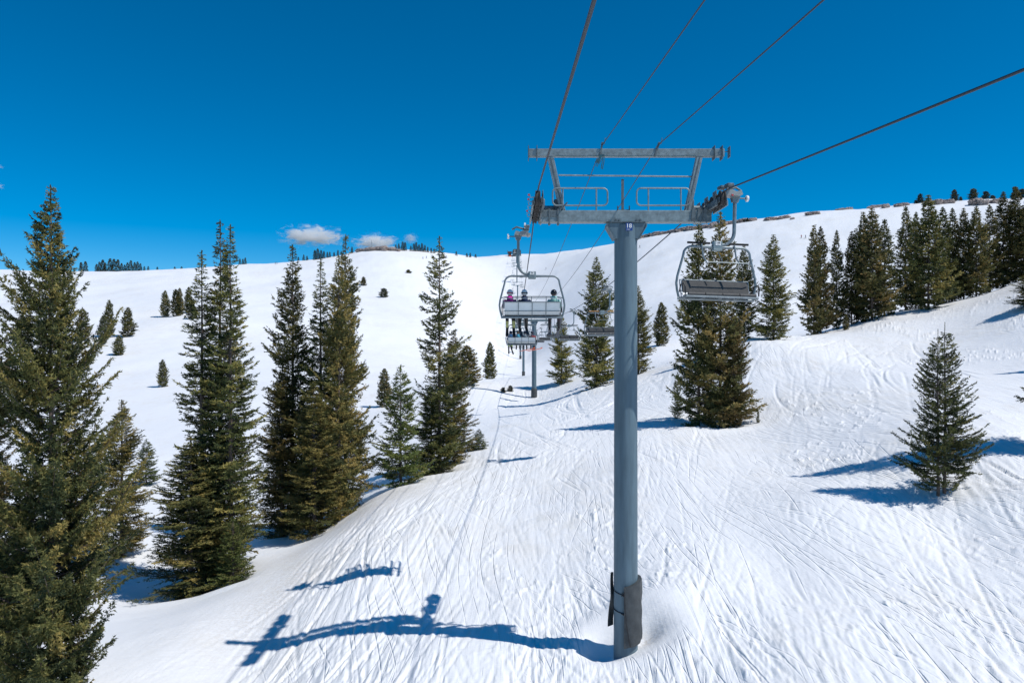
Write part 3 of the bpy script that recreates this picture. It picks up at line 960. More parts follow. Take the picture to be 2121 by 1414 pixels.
tree('small_b', 1042, 786, 125, 'knee-high shrubby fir beside the lift shadows, left of two', G_F, width=.5, H=.95, name='fir_shrub', cat='shrub')
tree('small_b', 1057, 783, 127, 'knee-high shrubby fir beside the second lift tower, right of two', G_F, width=.55, H=1.1, name='fir_shrub', cat='shrub')
# centre right
tree('mid', 1235, 533, 104, 'large dark spruce just left of the near lift pole', rz=.5, width=3.0)
tree('mid_b', 1163, 652, 128, 'medium spruce left of the large dark spruce by the pole', rz=1.5, width=2.1)
tree('mid_b', 1322, 592, 112, 'spruce mostly hidden behind the near lift pole', rz=3.5, width=2.2)
tree('small', 1370, 627, 165, 'lone small fir between the near pole and the empty chair', G_F, width=1.9)
tree('mid', 1447, 462, 63, 'left tip of the big twin spruce below the numbered chair', rz=2.0, width=2.2)
tree('mid_b', 1492, 440, 62, 'right and taller tip of the big twin spruce below the numbered chair', rz=.3, width=2.25)
tree('mid_b', 1520, 640, 61, 'golden lower spruce on the right foot of the big twin spruce', rz=4.3, width=1.3)
tree('young', 1403, 770, 66, 'slim sapling at the left foot of the big twin spruce', width=.6)
tree('young', 1570, 846, 61, 'tiny bare sapling standing alone right of the big twin spruce', width=.18)
tree('mid', 1541, 508, 98, 'spruce directly behind the right side of the numbered chair', rz=5.2, width=1.9)
tree('mid_b', 1602, 486, 95, 'full conical spruce standing alone right of the numbered chair', rz=2.4, width=2.2)
# row on the right
rows = [
 ('row', 1686, 467, 113, 2.1, 'leftmost twin-tipped spruce of the right-hand row, left tip'), ('row_b', 1700, 470, 114, 2.0, 'leftmost twin-tipped spruce of the right-hand row, right tip'),
 ('row_b', 1733, 478, 118, 1.6, 'narrow pointed fir second in the right-hand row'), ('row', 1764, 480, 119, 1.9, 'shaded fir third in the right-hand row'),
 ('row', 1788, 440, 118, 2.4, 'tall spruce fourth in the right-hand row'), ('row', 1806, 432, 116, 3.0, 'broad lit spruce fifth in the right-hand row'), ('row_b', 1832, 455, 118, 2.3, 'spruce on the right flank of the broad lit one in the right-hand row'),
 ('row_b', 1876, 428, 124, 2.3, 'dark ragged spruce after the gap in the right-hand row'), ('row_b', 1897, 440, 125, 1.9, 'thin dark spruce just before the tallest of the right-hand row'),
 ('row', 1923, 405, 117, 3.4, 'tallest and broadest spruce of the right-hand row'), ('row_b', 1953, 430, 122, 2.4, 'spruce on the right shoulder of the tallest one in the right-hand row'),
 ('row_b', 1973, 432, 124, 2.0, 'narrow spruce two places right of the tallest in the right-hand row'), ('row', 1996, 432, 122, 2.2, 'olive spruce three places right of the tallest in the right-hand row'),
 ('row', 2022, 428, 121, 2.4, 'brownish lit spruce four places right of the tallest in the right-hand row'), ('row_b', 2050, 425, 124, 2.2, 'dark spruce near the right frame edge, first of the shaded stand'),
 ('row_b', 2078, 398, 125, 2.3, 'dark tall spruce in the shaded stand near the right frame edge'), ('row', 2104, 388, 124, 2.6, 'dark tallest spruce in the shaded stand at the right frame edge'), ('row', 2132, 400, 122, 2.6, 'dark spruce cut by the right frame edge'),
]
for k, px, py, d, wd, lb in rows:
    tree(k, px, py, d, lb, G_R, width=wd)
tree('row', 2140, 560, 95, 'low dark spruce peeping in at the right frame edge below the shaded stand', G_R, width=2.6)
tree('small', 1752, 652, 112, 'tiny green fir at the foot of the right-hand row', G_R, width=.5)
# right foreground
tree('twin', 1950, 668, 34, 'open young fir with twin bare tips standing alone on the right', rz=0.15, width=1.72)
tree('full', 2290, 0, 36.5, 'fir just outside the right frame edge whose shadow crosses the snow', H=19.5, width=2.2)
for px, d, h in ((2330, 62, 12), (2350, 74, 10), (2300, 88, 9)):
    tree('row_b', px, 0, d, {62: 'nearest', 74: 'middle', 88: 'farthest'}[d] + ' fir beyond the right frame edge casting a thin shadow', 'firs outside the right frame edge', H=h, width=1.2)
# far slope on the left
far = [
 ('small', 226, 622, 235, 1.9, 'upper of two ragged firs beside the huge left spruce on the far slope'), ('small_b', 213, 655, 222, 1.4, 'stubby fir at the foot of the ragged far fir'),
 ('small', 265, 637, 236, 2.3, 'dense bushy double fir on the far left slope'), ('small', 246, 695, 203, 1.7, 'small fir below the dense bushy double fir on the far left slope'),
 ('small', 337, 745, 152, 1.15, 'lone narrow fir low on the far left slope'), ('small', 342, 602, 284, 2.0, 'left fir of the small clump by the three spires'),
 ('small_b', 364, 600, 282, 1.9, 'middle fir of the small clump by the three spires'), ('small', 372, 597, 282, 1.8, 'second middle fir of the small clump by the three spires'),
 ('small', 391, 595, 292, 2.1, 'right fir of the small clump by the three spires'), ('small_b', 399, 632, 268, 2.0, 'low dark fir under the small clump by the three spires'),
 ('small_b', 48, 655, 232, 3.0, 'dark bushy fir showing left of the huge spruce trunk'), ('small', 172, 640, 230, 2.4, 'dark fir showing through the right limbs of the huge spruce'),
 ('small', 753, 573, 440, 2.0, 'left of the three tiny firs on the open far slope'), ('small_b', 795, 597, 405, 2.6, 'rounded lowest of the three tiny firs on the open far slope'), ('small', 846, 558, 490, 2.0, 'uppermost of the three tiny firs on the open far slope'),
]
for k, px, py, d, wd, lb in far:
    tree(k, px, py, d, lb, G_F, width=wd, sink=.1)

# ridge trees: placed on the skyline
def ridge_d(px):
    rl = [(c[0], c[2]) for c in CTRL if 400 <= c[2] <= 640 and (c[1] < 570) and not (c[0], c[1]) in ((845, 570),)]
    rl = sorted(rl)
    return float(np.interp(px, [a for a, _ in rl], [b_ for _, b_ in rl]))
def ridge_tree(px, hpx, label, group, key='tiny', wd=None):
    d = ridge_d(px) * 0.995
    x = (px - CX) / F * d
    h = hpx / F * d
    tree(key, px, 0, d, label, group, width=wd if wd else max(.9, h * .2), H=h + .5, sink=.5, name='ridge_conifer')
ORD = ['first', 'second', 'third', 'fourth', 'fifth', 'sixth', 'seventh', 'eighth', 'ninth', 'tenth', 'eleventh', 'twelfth', 'thirteenth', 'fourteenth', 'fifteenth', 'sixteenth', 'seventeenth', 'eighteenth', 'nineteenth', 'twentieth', 'twenty-first', 'twenty-second', 'twenty-third', 'twenty-fourth']
def ranked(lst):
    return [(ORD[i], q) for i, q in enumerate(sorted(lst))]
GL = 'from the left of the dark skyline conifers beside the huge left spruce'
for o_, (px, h) in ranked(((168, 22), (177, 24), (200, 18), (206, 22), (213, 26), (218, 20), (228, 28), (236, 27), (244, 26), (252, 18), (258, 14), (264, 18), (271, 22), (279, 18), (285, 19), (291, 15), (299, 9), (307, 9), (326, 7), (362, 6), (376, 6))):
    ridge_tree(px, h, o_ + ' ' + GL, 'skyline conifers left')
GM = 'from the left of the skyline conifers between the three spires and the summit rocks'
for o_, (px, h) in ranked(((503, 11), (508, 13), (497, 12), (618, 8), (629, 12), (636, 9), (652, 20), (658, 22), (665, 18), (671, 15), (678, 12), (683, 11), (692, 9), (700, 12), (729, 13))):
    ridge_tree(px, h, o_ + ' ' + GM, 'skyline conifers centre')
GR = 'from the left of the skyline conifers right of the summit rocks'
for o_, (px, h) in ranked(((820, 12), (826, 14), (834, 18), (839, 17), (851, 10), (857, 15), (862, 18), (868, 14), (874, 17), (880, 14), (886, 11), (893, 10), (899, 9), (945, 9), (967, 8), (974, 9), (985, 7))):
    ridge_tree(px, h, o_ + ' ' + GR, 'skyline conifers right of summit')
GE = 'from the left of the rounded dark conifers on the right skyline'
for o_, (px, h, wd) in ranked(((1700, 8, 1.0), (1791, 11, 1.2), (1897, 8, 1.2), (1906, 20, 1.9), (1977, 24, 2.1), (1990, 8, 1.0), (2016, 23, 2.6), (2042, 16, 2.2), (2056, 8, 1.6), (2103, 25, 2.2), (1345, 8, .9), (1548, 8, .9), (1541, 6, .8), (2118, 20, 2.5))):
    ridge_tree(px, h, o_ + ' ' + GE, 'skyline conifers on the right ridge', 'small_b', wd)
print('trees placed', len(tree_base))

# ------------------------------------------------------------------ ridge rocks
def rock_mesh(seed, sx, sy, sz, m):
    import bmesh
    bm = bmesh.new()
    bmesh.ops.create_icosphere(bm, subdivisions=4, radius=1)
    o = Vector((seed * 3.1, seed * 1.7, seed * .9))
    for v in bm.verts:
        p = v.co.copy()
        q = Vector((max(-.82, min(.82, p.x)), max(-.82, min(.82, p.y)), max(-.7, min(.72, p.z))))
        n1 = mnoise.noise(p * 1.6 + o) * .30 - abs(mnoise.noise(p * 3.2 + o)) * .42 - abs(mnoise.noise(Vector((p.x * 7, p.y * 7, p.z * 2.5)) + o)) * .24 + mnoise.noise(p * 11 + o) * .08 + .16
        q *= 1 + n1
        v.co = Vector((q.x * sx, q.y * sy, q.z * sz))
    me = bpy.data.meshes.new('rock')
    bm.to_mesh(me); bm.free()
    me.materials.append(m)
    return me
def find_d(px, py, d0, d1):
    best = None
    for d in np.linspace(d0, d1, 160):
        x = (px - CX) / F * d
        e_ = CY - base_h(np.array([x]), np.array([d]))[0] / d * F
        if best is None or abs(e_ - py) < best[0]:
            best = (abs(e_ - py), d)
    return best[1]
def rock(px, py, wpx, hpx, label, group, k):
    rd = ridge_d(px)
    d = find_d(px, py + hpx * .35, rd * .86, rd * 1.0)
    x = (px - CX) / F * d
    z = ground(x, d) + hpx * .30 / F * d
    o = obj_from('ridge_rock', rock_mesh(k, wpx / F * d / 1.6, wpx / F * d / 2.4, hpx / F * d / 1.35, M['rock']))
    o.location = (x, d, z)
    o.rotation_euler = (0, random.uniform(-.12, .12) - (.12 if px > 1300 else 0), random.uniform(-.5, .5))
    tag(o, label, 'rock', group)
k = 1
for px, py, a, b_, lb in ((748, 519, 20, 6, 'low leftmost block of the summit rock outcrop'), (769, 517, 22, 8, 'second block of the summit rock outcrop'), (788, 516, 26, 9, 'largest middle block of the summit rock outcrop'), (808, 517, 20, 7, 'block right of the largest in the summit outcrop'), (823, 519, 12, 5, 'small rightmost block of the summit rock outcrop')):
    rock(px, py, a, b_, lb, 'summit rock outcrop', k); k += 1
for i, px in enumerate(range(1332, 1570, 11)):
    py = float(np.interp(px, [1330, 1400, 1500, 1580], [489, 477, 464, 453]))
    rock(px + random.uniform(-3, 3), py + random.uniform(-1, 2), random.uniform(13, 24), random.uniform(5, 9), ORD[i] + ' brown block from the left in the long rock band behind the tower', 'long rock band on the right ridge', k); k += 1
for px, py, a, b_, lb in ((1478, 470, 14, 14, 'pinkish upright block at the crossarm end in the rock band'), (1597, 455, 26, 7, 'flat rock just right of the long rock band'), (1623, 452, 22, 7, 'short flat rock right of the chair hanger'), (1641, 458, 8, 4, 'small loose stone below the skyline right of the hanger'), (1683, 446, 24, 7, 'thin rock ledge under the small skyline tree'), (1740, 440, 20, 10, 'dark slanted rock left of the round boulder'), (1756, 437, 20, 9, 'brown rock touching the dark slanted one'), (1814, 434, 30, 14, 'big round boulder above the right-hand row'), (1834, 432, 14, 9, 'small boulder beside the big round one'), (1868, 428, 26, 7, 'thin ledge between two boulders on the right ridge'), (1922, 424, 18, 10, 'boulder behind the tallest spruce tip'), (1944, 422, 22, 11, 'broad boulder right of the tallest spruce tip'), (1966, 420, 20, 9, 'boulder under the rounded skyline tree'), (2022, 418, 28, 14, 'massive boulder below the big rounded skyline tree'), (2037, 419, 18, 12, 'boulder wedged beside the massive one'), (2064, 414, 26, 9, 'long boulder near the right frame edge')):
    rock(px, py, a, b_, lb, 'boulders on the right ridge', k); k += 1

# ------------------------------------------------------------------ lift line geometry
XL, XR = 0.80, 6.50
ROPE = {
 'L': [(-80, -3.2, 0), (22.4, 4.66, .35), (25.0, 4.62, 0), (26.8, 4.50, 0), (29.5, 4.24, 0), (60.5, 3.02, .12), (91.5, 2.85, .10), (122, 4.0, .10), (235, 3.6, 1.2), (320, 6.3, .6), (480, 37.0, 2.0), (545, 56.5, .6), (634, 80.0, .5)],
 'R': [(-80, -3.6, 0), (22.4, 4.60, .25), (26.6, 4.60, 0), (122, 4.1, .95), (235, 3.6, .8), (320, 6.3, .4), (480, 37.0, 1.5), (545, 56.5, .5), (634, 80.0, .4)],
 'C': [(-80, -2.2, 0), (24.0, 6.35, .3), (122, 5.9, 1.2), (235, 5.3, 1.2), (320, 8.0, .6), (480, 38.6, 2.0), (545, 58.0, .6), (634, 81.0, .5)],
}
def rope_z(s, y):
    r = ROPE[s]
    for (y0, z0, _), (y1, z1, sag) in zip(r, r[1:]):
        if y <= y1:
            t = (y - y0) / (y1 - y0)
            return z0 + (z1 - z0) * t - 4 * sag * t * (1 - t)
    return r[-1][1]

def rope_obj(name, s, x, r, label, cat, n=8):
    ys = list(np.arange(-80, 40, 1.0)) + list(np.arange(40, 634, 4.0)) + [634.0]
    pts = [(x if not callable(x) else x(y), y, rope_z(s, y)) for y in ys]
    mb = MB().tube(pts, r, n)
    o = mb.build(name, M['rope'], None, True)
    me = o.data
    uv = me.uv_layers.new(name='UVMap')
    # u around, v along in rope diameters
    co = np.array([v.co[:] for v in me.vertices])
    li = np.empty(len(me.loops), np.int32); me.loops.foreach_get('vertex_index', li)
    ring = li // n; col_ = li % n
    first = {}
    u = col_ / n
    # unwrap the seam
    ps = np.empty(len(me.polygons), np.int32); me.polygons.foreach_get('loop_start', ps)
    pt = np.empty(len(me.polygons), np.int32); me.polygons.foreach_get('loop_total', pt)
    for a, c in zip(ps, pt):
        if c == 4:
            seg = u[a:a + 4]
            if seg.max() - seg.min() > .5:
                seg[seg < .5] += 1
    v_ = co[li, 1] / 0.06
    uv.data.foreach_set('uv', np.stack([u, v_], -1).astype(np.float32).ravel())
    return tag(o, label, cat)
rope_obj('haul_rope', 'L', XL, .024, 'thick steel haul rope on the left, carrying riders uphill overhead', 'cable')
rope_obj('haul_rope', 'R', XR, .024, 'thick steel haul rope on the right, carrying empty chairs down', 'cable')
rope_obj('communication_cable', 'C', 2.92, .013, 'thin cable over the left part of the tower top beam', 'cable', 6)
rope_obj('communication_cable', 'C', 4.72, .016, 'thin dark cable over the right part of the tower top beam', 'cable', 6)

# ------------------------------------------------------------------ near tower
K = 24.0 / F
def X(px): return (px - CX) * K - TX
def Zp(py): return (CY - py) * K

def sheave_train(parent, x, side, detailed=True):
    """row of grooved wheels under the rope; side = +1 outer right, -1 outer left"""
    t = MB()
    t.box((x - side * .175, 0.65, 4.30), (.08, 3.6, .22), None, .02)
    o = t.build('sheave_beam', M['galv_dark'], parent)
    if not detailed:
        for i in range(8):
            w_ = MB().lathe([(.04, -.05), (.21, -.05), (.19, 0), (.21, .05), (.04, .05)], 'x', (x, -1.55 + i * .53, 4.43), 12)
            w_.build('sheave', M['rubber'], parent)
        return
    tyre = MB().lathe([(.15, -.075), (.235, -.075), (.235, -.045), (.205, -.018), (.205, .018), (.235, .045), (.235, .075), (.15, .075)], 'x', (0, 0, 0), 24).mesh('sheave', M['rubber'], True)
    rim = MB().lathe([(.03, -.07), (.06, -.07), (.06, -.045), (.17, -.03), (.17, .03), (.06, .045), (.06, .07), (.03, .07)], 'x', (0, 0, 0), 18).mesh('rim', M['alu'], True)
    for i in range(8):
        yy = -1.10 + i * .50
        s_ = obj_from('sheave', tyre, parent); s_.location = (x, yy, 4.43)
        r_ = obj_from('rim', rim, s_)
    for i in range(4):
        yy = -.85 + i * 1.0
        MB().box((x + side * .11, yy, 4.37), (.035, .76, .17), None, .01).box((x - side * .11, yy, 4.37), (.035, .76, .17), None, .01).build('rocker_arm', M['galv_dark'], parent)
        gd = MB()
        gd.box((x - side * .16, yy, 4.60), (.025, .40, .18), None, .006).box((x - side * .16, yy, 4.47), (.05, .06, .3))
        gd.build('guard_plate', M['galv_dark'], parent)
    for i in range(2):
        yy = -.35 + i * 2.0
        MB().box((x + side * .155, yy, 4.28), (.045, 1.6, .17), None, .01).build('rocker_arm', M['galv'], parent)
    # outer catcher arms with sensors
    for i in range(6):
        yy = -1.25 + i * .70
        c = MB().tube([(x + side * .09, yy, 4.44), (x + side * .24, yy, 4.42), (x + side * .27, yy + .02, 4.55)], .014, 6)
        c.build('rope_catcher', M['galv'], parent)
        if i in (0, 1, 4):
            MB().lathe([(.012, -.03), (.028, -.03), (.028, .03), (.012, .03)], 'x', (x + side * .28, yy, 4.50), 10).build('sensor_cap', M['red'], parent)
    # white derail switch plate, brake drum and axle towards the crossarm
    MB().box((x - side * .19, 1.55, 4.20), (.05, .22, .34), None, .02).build('switch_box', M['alu'], parent)
    MB().tube([(x - side * .12, .3, 4.37), (x - side * .60, .3, 4.37)], .085, 14).build('axle', M['galv'], parent)
    MB().box((x - side * .66, .25, 4.40), (.18, .34, .46), None, .02).build('axle_bracket', M['galv_dark'], parent)

def build_tower(loc_x, loc_y, rope_h, base_z, label, detailed=True):
    """local frame: origin at the foot; crossarm geometry is placed relative to the rope height"""
    e = empty('lift_tower', (loc_x, loc_y, base_z))
    tag(e, label, 'lift tower', 'towers of the chairlift')
    dz = rope_h - 4.66 - base_z          # local z = photo z + dz
    rig = e
    pole_top = 3.74 + dz
    MB().lathe([(.392, -1.2), (.386, 2), (.376, pole_top * .5), (.368, pole_top)], 'z', (0, 0, 0), 40 if detailed else 16).build('pole', M['pole'], e)
    parts = []
    class Sh:                      # collects parts, then lifts them to the tower's rope height
        pass
    hd = MB().prism([(-.60, 3.80), (.60, 3.80), (.60, 3.70), (.36, 3.30), (-.36, 3.30), (-.60, 3.70)], -.27, .27)
    parts.append(hd.build('pole_head', M['pole'], e, False))
    parts.append(MB().box((0, 0, 3.825), (1.16, .62, .035)).build('head_flange', M['galv_dark'], e, False))
    ca = MB().box(((X(1122) + X(1470)) / 2, 0, 4.03), (X(1470) - X(1122), .42, .37), None, .015)
    parts.append(ca.build('crossarm', M['galv'], e, False))
    for sx, b0, b1 in ((-1, 1165, 1140), (1, 1423, 1448)):
        lg = MB()
        lg.beam((X(b0), 0, 4.20), (X(b1), 0, 5.98), .19, .20, (0, 1, 0), .01)
        parts.append(lg.build('lifting_frame_leg', M['galv'], e, False))
        if detailed:
            rb = MB().beam((X(b0) - .0, -.105, 4.24), (X(b1), -.105, 5.95), .03, .02)
            parts.append(rb.build('leg_seam', M['galv_dark'], e, False))
    tb = MB().box(((X(1095) + X(1499)) / 2, 0, 6.10), (X(1499) - X(1095), .22, .245), None, .012)
    parts.append(tb.build('top_beam', M['galv'], e, False))
    if detailed:
        for px in (1094.5, 1112, 1478, 1494):
            parts.append(MB().box((X(px), 0, 6.10), (.02, .34, .44), None, .005).build('end_plate', M['galv_dark'], e, False))
        parts.append(MB().tube([(X(1499), 0, 6.14), (X(1510), 0, 6.16)], .012, 6).box((X(1510), 0, 6.13), (.025, .25, .34)).build('end_hook', M['galv_dark'], e))
        parts.append(MB().tube([(X(1157), 0, Zp(363)), (X(1432), 0, Zp(366))], .026, 8).build('tie_rod', M['galv'], e))
        for x0, x1, posts, side in ((1144, 1257, (1165, 1234), -1), (1317, 1426, (1341, 1408), 1)):
            zt, zb = Zp(392), Zp(427.5)
            a, b_ = X(x0), X(x1)
            r = .14
            pts = [(a + r, 0, zt)] + [(b_ - r, 0, zt)] + arc((b_ - r, 0, zt - r), r, 90, 0, 5)[1:] + arc((b_ - r, 0, zb + r), r, 0, -90, 5) + [(a + r, 0, zb)] + arc((a + r, 0, zb + r), r, 270, 180, 5)[1:] + arc((a + r, 0, zt - r), r, 180, 90, 5)[:-1]
            parts.append(MB().tube([(p[0], -.16, p[2]) for p in pts], .026, 8, closed=True).build('handrail', M['galv'], e))
            for q in posts:
                parts.append(MB().tube([(X(q), -.16, 4.1), (X(q), -.16, zt)], .024, 8).build('handrail_post', M['galv'], e))
        ap = MB().beam((X(1290), .05, 4.2), (X(1290), .05, Zp(371)), .075, .075)
        parts.append(ap.build('mast', M['galv_dark'], e, False))
        parts.append(MB().tube([(X(1278), -.05, Zp(436)), (X(1304), -.05, Zp(436))], .018, 6).tube([(X(1279), -.05, 4.18), (X(1279), -.05, Zp(427))], .02, 6).tube([(X(1303), -.05, 4.18), (X(1303), -.05, Zp(427))], .02, 6).build('ladder_stub', M['galv_dark'], e))
        # clamp plates at both crossarm ends
        for px in (1137, 1155):
            parts.append(MB().box((X(px), -.235, 4.0), (.045, .035, .52)).tube([(X(px), -.24, 3.77), (X(px), -.14, 3.77)], .04, 10).build('clamp_bolt', M['galv_dark'], e, False))
        parts.append(MB().box((X(1139), -.222, 4.10), (.52, .018, .20)).build('clamp_plate', M['galv_dark'], e, False))
        parts.append(MB().beam((X(1158), -.24, 4.20), (X(1174), -.24, Zp(422)), .04, .03).build('stay_arm', M['galv_dark'], e, False))
        for px in (1434, 1446, 1458):
            parts.append(MB().prism([(X(px) - .05, 4.30), (X(px) + .05, 4.30), (X(px) + .03, 3.80), (X(px) - .10, 3.93)], -.25, -.215).build('clamp_bolt', M['galv_dark'], e, False))
        parts.append(MB().box((X(1456), -.222, 4.03), (.44, .02, .38)).build('clamp_plate', M['galv_dark'], e, False))
        # gussets at the head
        for s_ in (-1, 1):
            parts.append(MB().prism([(s_ * .60, 3.79), (s_ * .605, 3.69), (s_ * .365, 3.29), (s_ * .40, 3.29), (s_ * .64, 3.69), (s_ * .64, 3.79)], -.30, .30).build('gusset', M['pole'], e, False))
        for i, px in enumerate((1274, 1281, 1316, 1324)):
            parts.append(MB().prism([(X(px) - .03, 3.85), (X(px) + .03, 3.85), (X(px) + .012, 3.93), (X(px) - .012, 3.93)], -.27, -.215).build('bolt', M['galv_dark'], e, False))
        # number plate
        pl = MB().box((X(1299), -.41, Zp(474)), (.215, .015, .245), None, .003).build('number_plate', M['signblue'], e, False)
        parts.append(pl)
        tx = obj_from('numeral', text_mesh('18', .185, M['white'], 'numeral'), pl)
        tx.rotation_euler = (R_(90), 0, 0)
        tx.location = (X(1298.6), -.4195, Zp(472.2))
        tk = MB()
        for i, (a, w_) in enumerate(((-.055, .02), (-.02, .022), (.008, .022), (.034, .018))):
            tk.box((X(1298) + a, -.4185, Zp(479.3) + (.003 if i % 2 else 0)), (w_, .002, .013))
        tk.build('small_print', M['white'], pl, False)
        # cable clamps on the top beam and the tangle of spare line
        for px, lean in ((1243, 0), (1356, .06)):
            parts.append(MB().beam((X(px) - .02, -.12, 5.95), (X(px) + .05 + lean, -.10, 6.36), .05, .05).box((X(px) + .06 + lean, -.10, 6.38), (.07, .16, .07), None, .01).beam((X(px) + .12 + lean, -.15, 6.36), (X(px) + .15 + lean, -.15, 6.56), .02, .03).build('cable_clamp', M['galv_dark'], e, False))
        rr = random.Random(4)
        tw = MB()
        for i in range(7):
            x0 = X(1244) + rr.uniform(-.04, .07)
            z0 = 6.02
            ln = rr.uniform(.22, .5)
            lean = rr.uniform(-.22, -.02)
            pts = [(x0, -.15, z0), (x0 + lean * .4, -.17, z0 - ln * .5), (x0 + lean, -.17, z0 - ln), (x0 + lean + .04, -.18, z0 - ln - .03), (x0 + lean * .5 + .06, -.18, z0 - ln * .5), (x0 + .03, -.16, z0)]
            tw.tube(pts, .011, 5)
        parts.append(tw.build('line_bundle', M['twine'], e))
        sw = MB()
        xs = np.linspace(X(1150), X(1440), 60)
        sw.tube([(x, -.125, 6.0 - .035 * abs(math.sin((x - xs[0]) * 2.2))) for x in xs], .009, 5)
        parts.append(sw.build('loose_wire', M['twine'], e))
    before = set(e.children)
    sheave_train(e, XL - TX, -1, detailed)
    sheave_train(e, XR - TX, 1, detailed)
    parts += [c for c in e.children if c not in before]
    for o in parts:
        o.location = (o.location.x, o.location.y, o.location.z + dz)
    return e

z1 = (CY - 1350) / F * 24.0
T1 = build_tower(TX, TY, 4.66, z1, 'nearest blue-grey steel lift tower with number 18 plate', True)
# pads tied round the foot
def pad(parent):
    z = lambda py: (CY - py) * K - z1
    n = 16
    v, f = [], []
    rows_ = 12
    for layer, rad in ((0, .40), (1, .50)):
        for j in range(rows_ + 1):
            for i in range(n + 1):
                a = R_(-105 + 150 * i / n)
                ftop = z(1205) + .20 * (i / n) - .03 * math.cos(i / n * 6)
                fbot = z(1330) + .30 * (i / n) ** 1.2
                zz = ftop + (fbot - ftop) * j / rows_
                cre = .012 * math.sin(zz * 9 + i * .8) + .010 * math.sin(i * 1.7 + zz * 4)
                rr = rad + (cre if layer else 0) + (.03 * (i / n) if layer else 0)
                v.append((rr * math.cos(a), rr * math.sin(a), zz))
    W_ = n + 1; off = (rows_ + 1) * W_
    for j in range(rows_):
        for i in range(n):
            q = (j * W_ + i, j * W_ + i + 1, (j + 1) * W_ + i + 1, (j + 1) * W_ + i)
            f.append(tuple(k_ + off for k_ in q)); f.append(q[::-1])
    for j in range(rows_):
        for i in (0, n):
            f.append((j * W_ + i, (j + 1) * W_ + i, (j + 1) * W_ + i + off, j * W_ + i + off))
    for i in range(n):
        for j in (0, rows_):
            f.append((j * W_ + i, j * W_ + i + 1, j * W_ + i + 1 + off, j * W_ + i + off))
    p = MB().add(v, f).build('pole_pad', M['pad'], parent)
    tag(p, 'grey vinyl mat wrapped round the right side of the pole foot')
    sm = MB()
    sm.tube([(.515 * math.cos(R_(-104)), .515 * math.sin(R_(-104)), z(1215)), (.52 * math.cos(R_(-98)), .52 * math.sin(R_(-98)), z(1275)), (.52 * math.cos(R_(-82)), .52 * math.sin(R_(-82)), z(1326))], .014, 6)
    sm.build('pad_seam', M['black'], p)
    # flapping mat on the left
    v, f = [], []
    rows_ = 14; cols = 5
    for side in (0, 1):
        for j in range(rows_ + 1):
            t = j / rows_
            zz = z(1188) + (z(1297) - z(1188)) * t
            wdt = .09 + .05 * math.sin(t * 3) + .20 * max(0, t - .45) ** 1.1
            for i in range(cols + 1):
                s = i / cols
                v.append((-.36 - wdt * s - .02 * math.sin(t * 7 + 1), .16 - .10 * s + .05 * math.sin(t * 9 + s * 2) + side * .06, zz))
    W_ = cols + 1; off = (rows_ + 1) * W_
    for j in range(rows_):
        for i in range(cols):
            q = (j * W_ + i, j * W_ + i + 1, (j + 1) * W_ + i + 1, (j + 1) * W_ + i)
            f.append(q); f.append(tuple(k_ + off for k_ in q)[::-1])
        for i in (0, cols):
            f.append((j * W_ + i, (j + 1) * W_ + i, (j + 1) * W_ + i + off, j * W_ + i + off))
    for i in range(cols):
        for j in (0, rows_):
            f.append((j * W_ + i, j * W_ + i + 1, j * W_ + i + 1 + off, j * W_ + i + off))
    p2 = MB().add(v, f).build('pole_pad', M['pad'], parent)
    tag(p2, 'loose mat hanging at the left side of the pole foot')
    for py in (1222, 1260):
        tie = MB()
        tie.tube([(.405 * math.cos(R_(a)), .405 * math.sin(R_(a)), z(py) + .06 - .10 * (a + 190) / 90) for a in range(-190, -98, 10)], .014, 6)
        rr = random.Random(py)
        for q in range(4):
            c = (-.13 + rr.uniform(-.03, .03), -.41, z(py) + rr.uniform(-.04, .03))
            tie.tube([(c[0] - .05, c[1], c[2] + rr.uniform(-.05, .05)), (c[0], c[1] - .03, c[2]), (c[0] + .05, c[1], c[2] + rr.uniform(-.06, .06))], .016, 6)
        tie.build('tie_rope', M['black'], parent)
pad(T1)

far_towers = [(122, 'second lift tower, slim grey pole below the riders with a dark foot sleeve'), (235, 'third lift tower, thin pole left of the second one'), (320, 'fourth lift tower, thinnest pole standing below the loaded chairs'), (480, 'tiny lift tower with a white crossarm partway up the far slope'), (545, 'tiny upper lift tower above the white crossarm one on the far slope'), (600, 'uppermost tiny lift tower just below the summit station')]
for d, lb in far_towers:
    x = 3.65
    zb = ground(x, d)
    t_ = build_tower(x, d, rope_z('R', d), zb, lb, False)
    if d < 330:
        MB().lathe([(.46, -.6), (.50, 0), (.50, 1.45), (.44, 1.5)], 'z', (0, 0, 0), 16).build('foot_sleeve', M['pad'], t_)

# summit station and hut
zs = ground(4.0, 636)
st = empty('summit_station', (4.0, 636, zs))
tag(st, 'dark rounded chairlift summit station on the skyline', 'station')
shell = MB()
prof = [(-3.7, 0.8), (-3.7, 3.6), (-3.2, 4.9), (-2.2, 5.6), (2.2, 5.6), (3.2, 4.9), (3.7, 3.6), (3.7, 0.8)]
shell.prism(prof, -3.5, 6)
shell.build('shell', M['stationdark'], st, False)
for zz in (2.2, 3.4, 4.4):
    MB().box((-1.7, -3.56, zz), (1.7, .08, .22)).build('light_panel', M['white'], st, False)
MB().box((-2.2, 0, .0), (.6, .6, 2.4)).box((2.2, 0, 0), (.6, .6, 2.4)).build('support', M['galv_dark'], st, False)
hz = ground(-1.8, 634)
ht = empty('operator_hut', (-1.9, 634, hz))
tag(ht, 'small brown operator hut left of the summit station on the skyline', 'hut')
MB().box((0, 0, 1.2), (2.8, 2.4, 3.4)).build('wall', M['hut'], ht, False)
